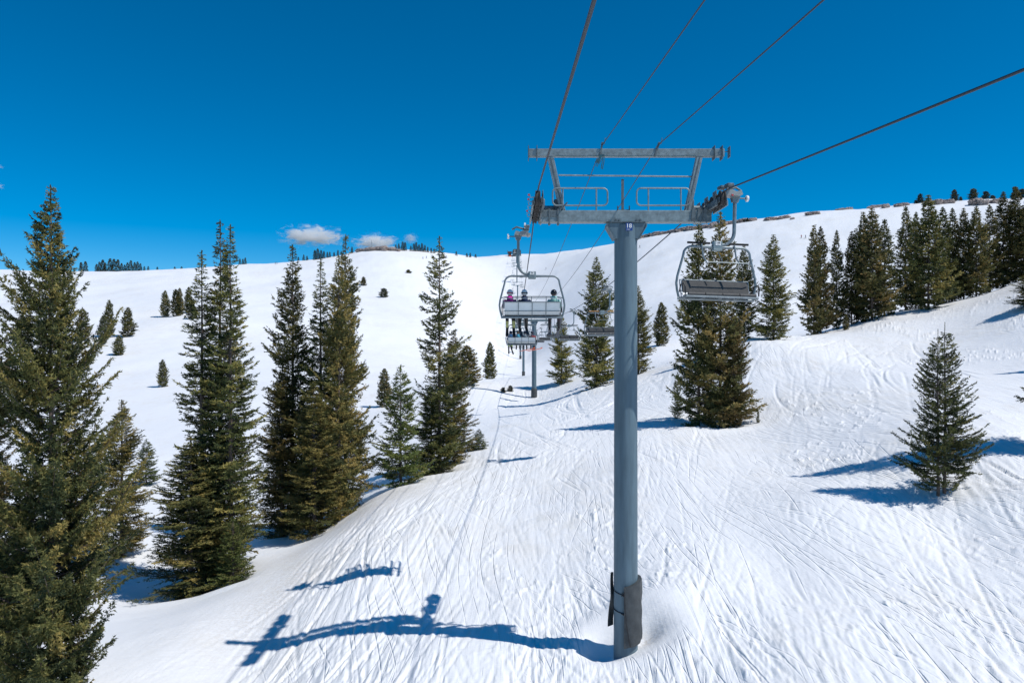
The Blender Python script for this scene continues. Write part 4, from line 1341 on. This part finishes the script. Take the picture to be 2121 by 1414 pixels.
MB().prism([(-1.9, 2.9), (1.9, 2.9), (1.7, 4.0), (-1.7, 4.0)], -1.6, 1.6).build('roof', M['hut'], ht, False)
MB().box((.2, -1.24, 1.6), (.9, .05, .9)).build('window', M['stationdark'], ht, False)
sg = MB().box((0, 0, .5), (1.3, .15, 1.0), None, .03)
so = sg.build('safety_banner', M['orange'], None, False)
so.location = (-1.6, 631, ground(-1.6, 631) + .2)
tag(so, 'small orange safety banner in front of the brown hut', 'banner')
pm = MB().tube([(0, 0, -1), (0, 0, 5.2)], .09, 6).box((.2, 0, 4.9), (.5, .06, .5)).build('signal_mast', M['galv_dark'], None)
pm.location = (-4.0, 634, ground(-4, 634))
tag(pm, 'thin mast left of the brown hut on the skyline', 'mast')
am = MB().tube([(0, 0, -2), (0, 0, 7.0)], .10, 6).tube([(-.5, 0, 5.2), (.5, 0, 5.2)], .05, 6).build('signal_mast', M['galv_dark'], None)
am.location = ((770 - CX) / F * 580, 580, (CY - 516) / F * 580)
tag(am, 'thin mast rising from the summit rock outcrop', 'mast')

# ------------------------------------------------------------------ chairs
CW_, CHZ = 2.60, 3.30
def bail_path():
    h = CW_ / 2
    pts = []
    z0, zt = -CHZ + .02, -1.62
    right = [(h - .10, z0), (h - .03, z0 + .25), (h, z0 + .48), (h - .03, z0 + .70), (h - .20, zt - .32)]
    pts += right
    c = (h - .48, zt - .30)
    for i in range(1, 7):
        a = R_(10 + 80 * i / 6)
        pts.append((c[0] + .28 * math.cos(a), c[1] + .28 * math.sin(a)))
    top = pts[-1]
    full = [(x, 0.0, z) for x, z in pts] + [(.2, 0, zt - .02), (0, 0, zt - .02), (-.2, 0, zt - .02)] + [(-x, 0.0, z) for x, z in pts[::-1]]
    return full

def chair_meshes():
    D = {}
    D['bail'] = (MB().tube(bail_path(), [.038 if abs(p[0]) > .5 else .05 for p in bail_path()], 10).tube([(-1.24, 0, -CHZ + .02), (1.24, 0, -CHZ + .02)], .045, 10).mesh('bail', M['tube'], True))
    hp = [(-.55, 0, -.10), (-.55, 0, -1.15)] + [(-.55 + .42 * (1 - math.cos(R_(a))), 0, -1.15 - .42 * math.sin(R_(a))) for a in range(15, 91, 15)] + [(.02, 0, -1.57)]
    D['hanger'] = MB().tube(hp, .058, 12).prism([(-.70, .0), (-.40, .0), (-.46, -.20), (-.64, -.20)], -.07, .07).mesh('hanger', M['tube'], True)
    g = MB()
    g.prism([(-.78, .02), (-.72, .22), (-.50, .16), (-.30, .26), (-.10, .22), (-.02, .06), (-.10, -.06), (-.40, -.04), (-.66, -.05)], -.30, .34)
    g.prism([(-.12, .06), (.05, .06), (.07, -.05), (-.08, -.10)], -.38, .40)
    g.v = [(-.55 + (v[0] + .55) * .75 + .02, v[1] * .75, v[2] * .62) for v in g.v]
    D['grip'] = g.mesh('grip', M['alu'], False)
    D['grip_top'] = MB().box((-.22, -.25, .30), (.22, .30, .10), None, .02).box((-.22, .30, .26), (.22, .28, .10), None, .02).tube([(-.30, -.05, .22), (-.62, -.12, .30), (-.80, -.12, .20)], .035, 8).mesh('grip_lever', M['galv_dark'], True)
    D['roller'] = MB().lathe([(.02, -.035), (.09, -.035), (.10, -.015), (.10, .015), (.09, .035), (.02, .035)], 'x', (-.95, 0, -.06), 16).mesh('guide_roller', M['white'], True)
    D['roller_arm'] = MB().tube([(-.62, 0, -.06), (-.95, 0, -.06)], .022, 8).mesh('roller_arm', M['galv_dark'], True)
    D['roller_b'] = MB().lathe([(.01, -.03), (.055, -.03), (.055, .03), (.01, .03)], 'x', (-.30, -.42, .36), 12).tube([(-.30, -.42, .34), (-.30, -.28, .22)], .018, 6).mesh('contact_roller', M['white'], True)
    D['box'] = MB().box((0, 0, -1.60), (.30, .16, .30), None, .015).box((0, 0, -1.73), (.29, .18, .05), None, .01).mesh('suspension_box', M['galv'], False)
    # seat: backrest behind at -y, seat pan towards +y
    bk = MB()
    zb = -CHZ + .10
    bk.add([(-1.10, -.06, zb + .16), (1.10, -.06, zb + .16), (1.10, -.16, zb + .50), (-1.10, -.16, zb + .50), (-1.10, -.02, zb + .16), (1.10, -.02, zb + .16), (1.10, -.12, zb + .50), (-1.10, -.12, zb + .50)],
           [(0, 1, 2, 3), (7, 6, 5, 4), (0, 4, 5, 1), (3, 2, 6, 7), (0, 3, 7, 4), (1, 5, 6, 2)])
    D['back_panel'] = bk.mesh('backrest_panel', M['seatback'], False)
    lo = MB()
    lo.add([(-1.10, .05, zb + .02), (1.10, .05, zb + .02), (1.10, -.06, zb + .155), (-1.10, -.06, zb + .155), (-1.10, .08, zb + .02), (1.10, .08, zb + .02), (1.10, -.025, zb + .155), (-1.10, -.025, zb + .155)],
           [(0, 1, 2, 3), (7, 6, 5, 4), (0, 4, 5, 1), (3, 2, 6, 7), (0, 3, 7, 4), (1, 5, 6, 2)])
    D['back_lower'] = lo.mesh('backrest_lower_panel', M['seatback'], False)
    pads = []
    for i in range(4):
        cx = -.825 + i * .55
        m_ = MB().box((cx, .28, -CHZ + .10), (.535, .44, .075), None, .03).tube([(cx - .262, .50, -CHZ + .13), (cx + .262, .50, -CHZ + .13)], .062, 10).mesh('seat_cushion', M['seatpad'], True)
        pads.append(m_)
    D['cushions'] = pads
    rot = Matrix.Rotation(R_(16), 3, 'X')
    bpads = [MB().box((0, -.055, zb + .30), (2.18, .05, .42), rot, .02).mesh('back_cushion', M['seatpad'], True)]
    D['back_cushions'] = bpads
    bars = []
    for x in (-1.13, -.55, 0, .55, 1.13):
        bars.append(MB().tube([(x, .50, -CHZ + .03), (x, .02, -CHZ + .02), (x, -.03, zb + .10), (x, -.09, zb + .18), (x, -.19, zb + .52)], .016, 6).mesh('back_bar', M['tube'], True))
    D['bars'] = bars
    D['rail'] = MB().tube([(-1.13, -.19, zb + .52), (1.13, -.19, zb + .52)], .020, 8).tube([(-1.13, -.085, zb + .165), (1.13, -.085, zb + .165)], .014, 6).mesh('back_rail', M['tube'], True)
    D['toprail'] = MB().tube([(-1.16, -.10, zb + .30), (-1.16, -.20, zb + .62), (-1.08, -.22, zb + .67), (1.08, -.22, zb + .67), (1.16, -.20, zb + .62), (1.16, -.10, zb + .30)], .018, 6).mesh('top_rail', M['tube'], True)
    D['front_tube'] = MB().tube([(-1.16, .52, -CHZ + .07), (1.16, .52, -CHZ + .07)], .036, 8).tube([(-1.2, 0, -CHZ + .03), (-1.16, .52, -CHZ + .07)], .02, 6).tube([(1.2, 0, -CHZ + .03), (1.16, .52, -CHZ + .07)], .02, 6).mesh('seat_frame', M['tube'], True)
    arms = []
    for s in (-1, 1):
        arms.append(MB().tube([(s * 1.19, .0, zb + .12), (s * 1.20, .12, zb + .34), (s * 1.20, .42, zb + .36), (s * 1.19, .50, zb + .26), (s * 1.18, .50, -CHZ + .12)], .022, 8).mesh('arm_rest', M['black'], True))
    D['arms'] = arms
    # safety bar lowered (riders) and raised (empty)
    dn = MB()
    zr = zb + .78
    dn.tube([(-1.20, .02, zb + .70), (-1.05, .35, zr - .02), (-.6, .52, zr), (.6, .52, zr), (1.05, .35, zr - .02), (1.20, .02, zb + .70)], .020, 8)
    for x in (-.62, 0.0, .60):
        dn.tube([(x, .52, zr), (x, .62, zr - .45), (x, .72, zr - 1.05), (x - .22, .74, zr - 1.15), (x + .22, .74, zr - 1.15)], .015, 6)
    D['bar_down'] = dn.mesh('safety_bar', M['tube'], True)
    up = MB()
    zt = -1.62
    up.tube([(-1.16, .05, zb + .60), (-1.18, .16, zt - .75), (-1.05, .22, zt - .56), (-.9, .24, zt - .52), (.35, .24, zt - .52)], .016, 6)
    for x in (-.55, .52):
        up.tube([(x, .03, zt + .06), (x, .10, zt - .10), (x - .02, .16, zt - .36), (x - .10, .22, zt - .52), (x - .12, .24, zt - .58)], [.028, .028, .026, .02, .018], 8)
    up.tube([(-.12, .20, zt - .52), (.0, .12, zt - .2)], .012, 6)
    D['bar_up'] = up.mesh('safety_bar', M['tube'], True)
    D['foam'] = [MB().tube([(a, .02, zt + .095), (b_, .02, zt + .095)], .034, 8) for a, b_ in ((-1.02, -.24), (.24, .98))]
    D['plate'] = MB().box((0, 0, 0), (.17, .008, .125)).mesh('chair_number', M['white'], False)
    return D
CM = chair_meshes()
CM['foam_black'] = [f.mesh('foam_sleeve', M['foam'], True) for f in CM['foam']]
CM['foam_orange'] = [f.mesh('foam_sleeve', M['foam_orange'], True) for f in CM['foam']]

def chair(side, y, label, number=None, bar='up', foam='foam_black', full=True, rz=0.0, tilt=0.0):
    x = XL if side == 'L' else XR
    e = empty('lift_chair', (x, y, rope_z(side, y)), (0 if side == 'L' else math.pi) + rz)
    e.rotation_euler = (0, tilt, e.rotation_euler[2])
    tag(e, label, 'lift chair', 'chairs of the chairlift')
    for k_ in ('bail', 'hanger', 'grip', 'box', 'back_panel', 'back_lower'):
        obj_from({'box': 'suspension_box', 'back_panel': 'backrest_panel', 'back_lower': 'backrest_lower_panel'}.get(k_, k_), CM[k_], e)
    obj_from('safety_bar', CM['bar_down' if bar == 'down' else 'bar_up'], e)
    for m_ in CM['cushions']: obj_from('seat_cushion', m_, e)
    if not full:
        return e
    for k_, nm in (('grip_top', 'grip_lever'), ('roller', 'guide_roller'), ('roller_arm', 'roller_arm'), ('roller_b', 'contact_roller'), ('rail', 'back_rail'), ('toprail', 'top_rail'), ('front_tube', 'seat_frame')):
        if k_ == 'toprail' and side == 'R': continue
        obj_from(nm, CM[k_], e)
    for m_ in CM['back_cushions']: obj_from('back_cushion', m_, e)
    for m_ in CM['bars']: obj_from('back_bar', m_, e)
    for m_ in CM['arms']: obj_from('arm_rest', m_, e)
    if bar == 'up':
        for m_ in CM[foam]: obj_from('foam_sleeve', m_, e)
    if number:
        # plate faces the camera: chair -y on the left line, chair +y on the right line
        f = -1 if side == 'L' else 1
        pl = obj_from('chair_number', CM['plate'], e)
        pl.location = (0.0, f * .088, -1.525)
        tx = obj_from('numeral', text_mesh(number, .085, M['ink'], 'numeral'), pl)
        tx.rotation_euler = (R_(90), 0, 0 if f < 0 else math.pi)
        tx.location = (0, f * .0055, .012)
        tk = MB()
        for i in range(3):
            tk.box((-.03 + i * .028, f * .005, -.042), (.020, .002, .010))
        tk.build('small_print', M['ink'], pl, False)
    return e

SP = 31.0
L1 = chair('L', 29.5, 'nearest loaded chair seen from behind with three riders', '94', 'down', rz=0.02)
L2 = chair('L', 29.5 + SP, 'second loaded chair, below and beyond the nearest one', None, 'down')
R1 = chair('R', 23.3, 'empty chair number 149 hanging at the right end of the tower', '149', 'up', rz=R_(7), tilt=R_(-1.5))
R2 = chair('R', 22.3 + SP, 'empty chair with orange foam sleeves just left of the pole', None, 'up', 'foam_orange', rz=.03)
R3 = chair('R', 22.3 + 2 * SP, 'empty chair third in the returning line, partly behind the one with orange foam', None, 'up')
ordn = ['third', 'fourth', 'fifth', 'sixth']
for i in range(2, 19):
    y = 29.5 + i * SP
    if y < 625:
        chair('L', y, (ordn[i - 2] + ' uphill chair counted from the nearest riders') if i < 6 else ORD[i] + ' uphill chair counted from the nearest riders, tiny over the far slope', None, 'down', full=i < 5)
for i in range(3, 20):
    y = 21.9 + i * SP
    if y < 625:
        chair('R', y, (['fourth', 'fifth', 'sixth'][i - 3] + ' empty returning chair counted from number 149') if i < 6 else ORD[i] + ' returning chair counted from number 149, tiny over the far slope', None, 'up', full=i < 6)

# ------------------------------------------------------------------ riders
def skin_body(name, verts, edges, radii, root=0):
    me = bpy.data.meshes.new(name)
    me.from_pydata(verts, edges, [])
    o = bpy.data.objects.new(name, me)
    COL.objects.link(o)
    md = o.modifiers.new('skin', 'SKIN')
    md.use_smooth_shade = True
    md.branch_smoothing = .6
    for i, r in enumerate(radii):
        sv = me.skin_vertices[0].data[i]
        sv.radius = r if isinstance(r, tuple) else (r, r)
        sv.use_root = (i == root)
    o.modifiers.new('sub', 'SUBSURF').levels = 2
    dg = bpy.context.evaluated_depsgraph_get()
    dg.update()
    m2 = bpy.data.meshes.new_from_object(o.evaluated_get(dg))
    bpy.data.objects.remove(o)
    m2.name = name
    return m2

SKIN = mat('rider_skin', (0.45, 0.27, 0.20), .6)
def person(name, loc, rz, jacket, pants, helmet, label, strap=None, hood=None, boots=None, skis=None, seated=True, board=None, seed=1, group=None, knee_open=.13, gloves=None, hair=None):
    rr = random.Random(seed)
    V, E, Rr = [], [], []
    def add(p, r, parent=None):
        V.append(p); Rr.append(r)
        if parent is not None: E.append((parent, len(V) - 1))
        return len(V) - 1
    # origin: hip point on the seat (seated) or the feet (standing); facing +y
    hip = (0, .12, .12) if seated else (0, 0, .90)
    hz_ = hip[2]
    lean = .02 if seated else .10
    pel = add(hip, (.165, .135))
    wa = add((0, hip[1] - .02 + lean * .3, hz_ + .20), (.155, .125), pel)
    ch = add((0, hip[1] - .03 + lean, hz_ + .40), (.185, .135), wa)
    nk = add((0, hip[1] - .02 + lean * 1.4, hz_ + .55), (.095, .095), ch)
    hd = add((0, hip[1] + lean * 1.6, hz_ + .66), (.085, .095), nk)
    ht = add((0, hip[1] + lean * 1.7, hz_ + .78), (.07, .08), hd)
    hands = []
    for s in (-1, 1):
        sh = add((s * .20, hip[1] - .02 + lean, hz_ + .455), (.085, .09), ch)
        if seated:
            el = add((s * .29, hip[1] + .10, hz_ + .20), (.066, .066), sh)
            wr = add((s * .20, hip[1] + .34, hz_ + .20), (.048, .048), el)
            fwd_ = Vector((-s * .1, 1, -.05))
        else:
            el = add((s * .34, hip[1] + .05, hz_ + .22), (.062, .062), sh)
            wr = add((s * .36, hip[1] + .28, hz_ + .16), (.045, .045), el)
            fwd_ = Vector((0, 1, -.1))
        pm_ = add(tuple(Vector(V[wr]) + fwd_ * .06), (.042, .030), wr)
        for q in range(4):
            b0 = Vector(V[pm_]) + fwd_ * .035 + Vector((s * (.024 - .016 * q), 0, .008))
            f1 = add(tuple(b0), (.0115, .0115), pm_)
            ln = (.032, .038, .040, .030)[q]
            f2 = add(tuple(b0 + fwd_ * ln + Vector((0, 0, -.010))), (.010, .010), f1)
            add(tuple(b0 + fwd_ * ln * 1.3 + Vector((0, 0, -.034))), (.009, .009), f2)
        th = add(tuple(Vector(V[pm_]) + Vector((-s * .045, .005, .0))), (.012, .012), pm_)
        add(tuple(Vector(V[th]) + fwd_ * .035 + Vector((-s * .010, 0, -.008))), (.010, .010), th)
        hands.append(wr)
    feet = []
    for s in (-1, 1):
        if seated:
            ko = knee_open + rr.uniform(-.02, .03)
            hj = add((s * .10, hip[1] + .10, hz_ - .02), (.105, .100), pel)
            kn = add((s * ko, hip[1] + .50, hz_ - .03), (.082, .082), hj)
            mid_ = add((s * ko, hip[1] + .53, hz_ - .25), (.074, .074), kn)
            an = add((s * (ko + .0), hip[1] + .50 + rr.uniform(-.04, .04), hz_ - .48), (.068, .072), mid_)
            heel = add((V[an][0], V[an][1] + .02, hz_ - .58), (.06, .075), an)
            toe = add((V[an][0] + s * .02, V[an][1] + .20, hz_ - .60), (.052, .045), heel)
        else:
            hj = add((s * .10, .0, hz_ - .08), (.105, .105), pel)
            kn = add((s * .16, .08, .48), (.078, .078), hj)
            an = add((s * .18, .0, .14), (.065, .07), kn)
            heel = add((s * .18, .01, .07), (.055, .065), an)
            toe = add((s * .18, .19, .06), (.05, .045), heel)
        feet.append((an, toe))
    me = skin_body('body', V, E, Rr, 0)
    mats = [jacket, pants, boots or M['black'], gloves or M['black'], SKIN]
    for m_ in mats: me.materials.append(m_)
    ank = hz_ - .36 if seated else .26
    wrp = [Vector(V[h]) for h in hands]
    for p in me.polygons:
        c = p.center
        i = 0
        if c.z > hz_ + .60: i = 4
        elif c.z < ank and (c.y > hip[1] + .3 or not seated): i = 2
        elif (seated and ((c.z < hz_ + .10 and c.y > hip[1] + .17 and abs(c.x) < .40 and c.z < hz_ + .085) or c.z < hz_ - .02)) or (not seated and c.z < hz_ - .02): i = 1
        if any((c - wv_).length < .13 and c.y > wv_.y - .01 for wv_ in wrp): i = 3
        p.material_index = i
    me.shade_smooth()
    e = empty(name, loc, rz)
    tag(e, label, 'person', group)
    obj_from('body', me, e)
    # helmet
    hc = Vector((0, hip[1] + lean * 1.65, hz_ + .745))
    hm = MB()
    n, mrow = 18, 10
    for j in range(mrow + 1):
        a = R_(90 - 128 * j / mrow)
        for i in range(n):
            b_ = 2 * math.pi * i / n
            rx, ry, rz_ = .128, .148, .142
            zz = math.sin(a) * rz_
            fr = math.sin(b_)
            cut = 0
            if a < 0 and fr > .25: cut = -math.sin(a) * rz_ * .9
            hm.v.append((hc.x + math.cos(a) * math.cos(b_) * rx, hc.y + math.cos(a) * math.sin(b_) * ry, hc.z + zz + cut + .02))
    for j in range(mrow):
        for i in range(n):
            hm.f.append((j * n + i, j * n + (i + 1) % n, (j + 1) * n + (i + 1) % n, (j + 1) * n + i))
    hm.build('helmet', helmet, e)
    gs = MB()
    for rad, zz in ((1.03, .0),):
        pts = [(hc.x + .130 * 1.03 * math.cos(R_(a)), hc.y + .150 * 1.03 * math.sin(R_(a)), hc.z + .012) for a in range(0, 360, 20)]
        v, f = [], []
        for p_ in pts:
            for dz_ in (-.022, .022):
                v.append((p_[0], p_[1], p_[2] + dz_))
        kq = len(pts)
        for i in range(kq):
            j = (i + 1) % kq
            f.append((2 * i, 2 * j, 2 * j + 1, 2 * i + 1))
        gs.add(v, f)
    gs.build('goggle_strap', strap or M['black'], e)
    gl = MB().box((hc.x, hc.y + .125, hc.z + .0), (.17, .07, .085), None, .03)
    gl.build('goggles', M['black'], e)
    # collar or hood behind the neck
    hdm = MB().lathe([(.10, -.03), (.135, 0), (.13, .05), (.105, .085)], 'z', (0, hip[1] - .005 + lean * 1.3, hz_ + .545), 16)
    hdm.build('hood', hood or jacket, e)
    hb = MB()
    hb.lathe([(.02, -.16), (.10, -.13), (.135, -.05), (.12, .03), (.05, .06)], 'z', (0, hip[1] - .10 + lean, hz_ + .50), 14)
    hb.build('hood_bag', jacket, e)
    if hair:
        MB().lathe([(.03, -.16), (.06, -.10), (.075, .0), (.06, .06)], 'z', (0, hip[1] - .10, hz_ + .60), 12).build('hair', hair, e)
    # skis or board under the boots
    if skis:
        for q, (an, toe) in enumerate(feet):
            a = Vector(V[an]); z_sole = a.z - .155
            yaw = rr.uniform(-.10, .10)
            pitch = rr.uniform(-.06, .10) + (.42 if seated else 0)
            sk = MB()
            vv = []
            Ls = np.linspace(-.80, .86, 16)
            for s_ in Ls:
                wd = .055 + .012 * (abs(s_) / .8) ** 2 if abs(s_) < .78 else .035
                zc = .0 + (max(0, s_ - .62) ** 1.6) * .9 + (max(0, -s_ - .72) ** 1.5) * .35
                vv += [(-wd, s_, zc), (wd, s_, zc), (wd, s_, zc + .022), (-wd, s_, zc + .022)]
            ff = []
            for i in range(len(Ls) - 1):
                for j in range(4):
                    ff.append((i * 4 + j, i * 4 + (j + 1) % 4, (i + 1) * 4 + (j + 1) % 4, (i + 1) * 4 + j))
            ff += [(3, 2, 1, 0), tuple(4 * (len(Ls) - 1) + j for j in range(4))]
            sk.add(vv, ff)
            so_ = sk.build('ski', skis, e)
            so_.location = (a.x, a.y + .08, z_sole - .03)
            so_.rotation_euler = (pitch, 0, yaw)
            MB().box((0, .14, .05), (.07, .10, .06), None, .015).box((0, -.16, .05), (.07, .12, .07), None, .015).build('binding', M['black'], so_)
    if board:
        an, toe = feet[1]
        a = Vector(V[an])
        sk = MB(); vv = []; ff = []
        Ls = np.linspace(-.76, .76, 18)
        for s_ in Ls:
            wd = .125 + .02 * (abs(s_) / .7) ** 2 if abs(s_) < .66 else .145 * math.sqrt(max(.03, 1 - ((abs(s_) - .62) / .145) ** 2))
            zc = (max(0, abs(s_) - .58) ** 1.5) * .9
            vv += [(-wd, s_, zc), (wd, s_, zc), (wd, s_, zc + .018), (-wd, s_, zc + .018)]
        for i in range(len(Ls) - 1):
            for j in range(4):
                ff.append((i * 4 + j, i * 4 + (j + 1) % 4, (i + 1) * 4 + (j + 1) % 4, (i + 1) * 4 + j))
        ff += [(3, 2, 1, 0), tuple(4 * (len(Ls) - 1) + j for j in range(4))]
        sk.add(vv, ff)
        b_ = sk.build('snowboard', board, e)
        b_.location = (a.x + .02, a.y + .08, a.z - .19)
        b_.rotation_euler = (-.18, .10, R_(62))
    return e

FAB = dict(purple=fabric('purple_jacket', (0.15, 0.012, 0.16)), magenta=fabric('magenta_hood', (0.85, 0.02, 0.42)), navy=fabric('navy_jacket', (0.012, 0.028, 0.09)), mint=fabric('mint_jacket', (0.36, 0.66, 0.60)),
           black=fabric('black_trousers', (0.02, 0.02, 0.024)), plum=fabric('dark_plum_trousers', (0.035, 0.022, 0.035)), blue=fabric('blue_jacket', (0.03, 0.16, 0.38)), brown=fabric('brown_jacket', (0.13, 0.08, 0.06)),
           red=fabric('red_orange_jacket', (0.55, 0.035, 0.03)), lime=fabric('lime_trousers', (0.40, 0.60, 0.04)), khaki=fabric('pale_lime_boots', (0.55, 0.55, 0.22)), grey=fabric('grey_jacket', (0.22, 0.27, 0.32)), cyan=fabric('cyan_jacket', (0.05, 0.45, 0.62)))
HEL = dict(white=mat('white_helmet', (0.70, 0.71, 0.74), .3, 0, .1, 10), black=mat('black_helmet', (0.02, 0.018, 0.024), .25, 0, .2, 10), dark=mat('dark_helmet', (0.03, 0.03, 0.06), .3, 0, .2, 10), tan=mat('tan_helmet', (0.45, 0.22, 0.10), .4, 0, .2, 10))
SKI = dict(dark=mat('dark_ski', (0.03, 0.03, 0.035), .7, 0, .5, 12, spec=.15), grey=mat('grey_ski', (0.09, 0.10, 0.12), .7, 0, .5, 12, spec=.15), orange=mat('orange_board', (0.85, 0.14, 0.03), .4, 0, .2, 12))
def seat_at(side, y, dx):
    zr = rope_z(side, y)
    return (XL + dx, y + .12, zr - CHZ + .13)
yl = 29.5
person('person', seat_at('L', yl, -.88), 0.0, FAB['purple'], FAB['black'], HEL['white'], 'rider in purple jacket with magenta collar and white helmet', strap=mat('dark_red_strap', (.25, .02, .04), .7), hood=FAB['magenta'], boots=FAB['khaki'], skis=SKI['dark'], seed=1)
person('person', seat_at('L', yl, -.29), 0.05, FAB['navy'], FAB['black'], HEL['white'], 'rider in navy jacket and white helmet in the middle of the nearest chair', boots=M['black'], skis=SKI['grey'], seed=2)
person('person', seat_at('L', yl, .87), -0.08, FAB['mint'], FAB['plum'], HEL['black'], 'rider in mint jacket and black helmet at the right of the nearest chair', boots=M['black'], skis=SKI['grey'], seed=3, knee_open=.19)
yl2 = 29.5 + SP
person('person', seat_at('L', yl2, -.88), .1, FAB['blue'], FAB['lime'], HEL['dark'], 'rider in blue jacket and lime trousers on the second chair', skis=SKI['dark'], seed=4)
person('person', seat_at('L', yl2, -.30), .0, FAB['cyan'], FAB['brown'], HEL['tan'], 'rider with tan helmet and brown trousers on the second chair', skis=None, seed=5)
person('person', seat_at('L', yl2, .28), .0, FAB['grey'], FAB['plum'], HEL['dark'], 'rider in grey jacket on the second chair', boots=M['black'], board=SKI['orange'], seed=6)
person('person', seat_at('L', yl2, .86), -.05, FAB['red'], FAB['plum'], HEL['dark'], 'rider in red and orange jacket at the right of the second chair', hood=FAB['navy'], board=SKI['orange'], seed=7)
# ski poles held by the rider in mint
zr = rope_z('L', yl) - CHZ
for i, dx in enumerate((.82, .92)):
    pm_ = MB().tube([(0, 0, 0), (0.005, 0, -1.15)], .009, 6).lathe([(.012, -1.10), (.045, -1.085), (.045, -1.075), (.012, -1.07)], 'z', (0.005, 0, 0), 10).tube([(0, 0, .0), (0, 0, .12)], .016, 6)
    o = pm_.build('ski_pole', M['galv'], None)
    o.location = (XL + dx, yl + .62, zr + .22 - i * .05)
    tag(o, ('left' if i == 0 else 'right') + ' of two thin ski poles hanging below the rider in mint', 'ski pole')
# tiny skiers on the far slope
yy = 45.0
first = None
tiny = [(1131, 330, 'tiny lone skier on the far slope above the right-hand comm cables', None), (1660, 330, 'tiny skier in red on the far slope right of the numbered chair', FAB['red']), (1669, 332, 'tiny dark skier beside the one in red on the far slope', None),
        (876, 560, 'tiny blue-clad skier near the ridge, left of two', FAB['blue']), (883, 560, 'tiny blue-clad skier near the ridge, right of two', FAB['blue']), (570, 560, 'tiny skier near the left ridge, left of two', None), (574, 560, 'tiny skier near the left ridge, right of two', None), (1325, 400, 'tiny dark skier right of the near pole top', None)]
target_py = [558, 497, 497, 537, 536, 549, 549, 516]
for (px, d, lb, jk), py in zip(tiny, target_py):
    d = find_d(px, py, 250, 590)
    x = (px - CX) / F * d
    person('person', (x, d, ground(x, d) - .02), random.uniform(1.5, 4.5), jk or FAB['navy'], FAB['black'], HEL['dark'], lb, skis=SKI['dark'], seated=False, seed=20)

# ------------------------------------------------------------------ clouds
def cloud_mat(seed, dens):
    m, n, l = new_mat('cloud_vapour')
    n.remove(n['Principled BSDF'])
    out = n['Material Output']
    pv = n.new('ShaderNodeVolumePrincipled')
    pv.inputs['Color'].default_value = (0.995, 0.995, 0.995, 1)
    pv.inputs['Anisotropy'].default_value = 0.0
    tc = n.new('ShaderNodeTexCoord')
    nz = n.new('ShaderNodeTexNoise')
    nz.inputs['Scale'].default_value = 3.0
    nz.inputs['Detail'].default_value = 9
    nz.inputs['Roughness'].default_value = .68
    nz.inputs['Distortion'].default_value = .9
    mp = n.new('ShaderNodeMapping')
    mp.inputs['Location'].default_value = (seed * 3.7, seed * 1.3, seed)
    mp.inputs['Scale'].default_value = (1.5, 1.0, 1.5)
    l.new(tc.outputs['Object'], mp.inputs['Vector'])
    l.new(mp.outputs[0], nz.inputs['Vector'])
    ln = n.new('ShaderNodeVectorMath'); ln.operation = 'LENGTH'
    l.new(tc.outputs['Object'], ln.inputs[0])
    fo = n.new('ShaderNodeMapRange')
    fo.inputs['From Min'].default_value = 1.0; fo.inputs['From Max'].default_value = 0.15
    fo.inputs['To Min'].default_value = -0.40; fo.inputs['To Max'].default_value = 0.02
    l.new(ln.outputs['Value'], fo.inputs['Value'])
    ad = n.new('ShaderNodeMath'); ad.operation = 'ADD'
    l.new(nz.outputs['Fac'], ad.inputs[0]); l.new(fo.outputs[0], ad.inputs[1])
    mr = n.new('ShaderNodeMapRange')
    mr.inputs['From Min'].default_value = .38; mr.inputs['From Max'].default_value = .72
    mr.inputs['To Min'].default_value = 0; mr.inputs['To Max'].default_value = dens
    l.new(ad.outputs[0], mr.inputs['Value'])
    l.new(mr.outputs[0], pv.inputs['Density'])
    l.new(pv.outputs[0], out.inputs['Volume'])
    return m
def cloud(px, py, wpx, hpx, d, label, seed, dens=.02):
    import bmesh
    bm = bmesh.new()
    bmesh.ops.create_icosphere(bm, subdivisions=3, radius=1)
    me = bpy.data.meshes.new('cloud'); bm.to_mesh(me); bm.free()
    me.materials.append(cloud_mat(seed, dens))
    o = obj_from('cloud', me)
    o.location = ((px - CX) / F * d, d, (CY - py) / F * d)
    o.scale = (wpx / 2 / F * d, wpx / 3 / F * d, hpx / 2 / F * d)
    tag(o, label, 'cloud', 'small clouds above the ridge')
cloud(648, 490, 230, 80, 5000, 'largest wispy white cloud left of the summit, ragged to the right', 1.0, .09)
cloud(780, 503, 170, 70, 5000, 'small white cloud just above the summit rocks', 2.4, .09)
cloud(850, 494, 62, 44, 5000, 'tiny faint cloud right of the summit rocks', 3.9, .06)
cloud(-4, 345, 46, 18, 5000, 'upper faint wisp at the left frame edge', 5.2, .04)
cloud(-2, 386, 44, 24, 5000, 'lower faint wisp at the left frame edge', 6.6, .04)
print('scene done')
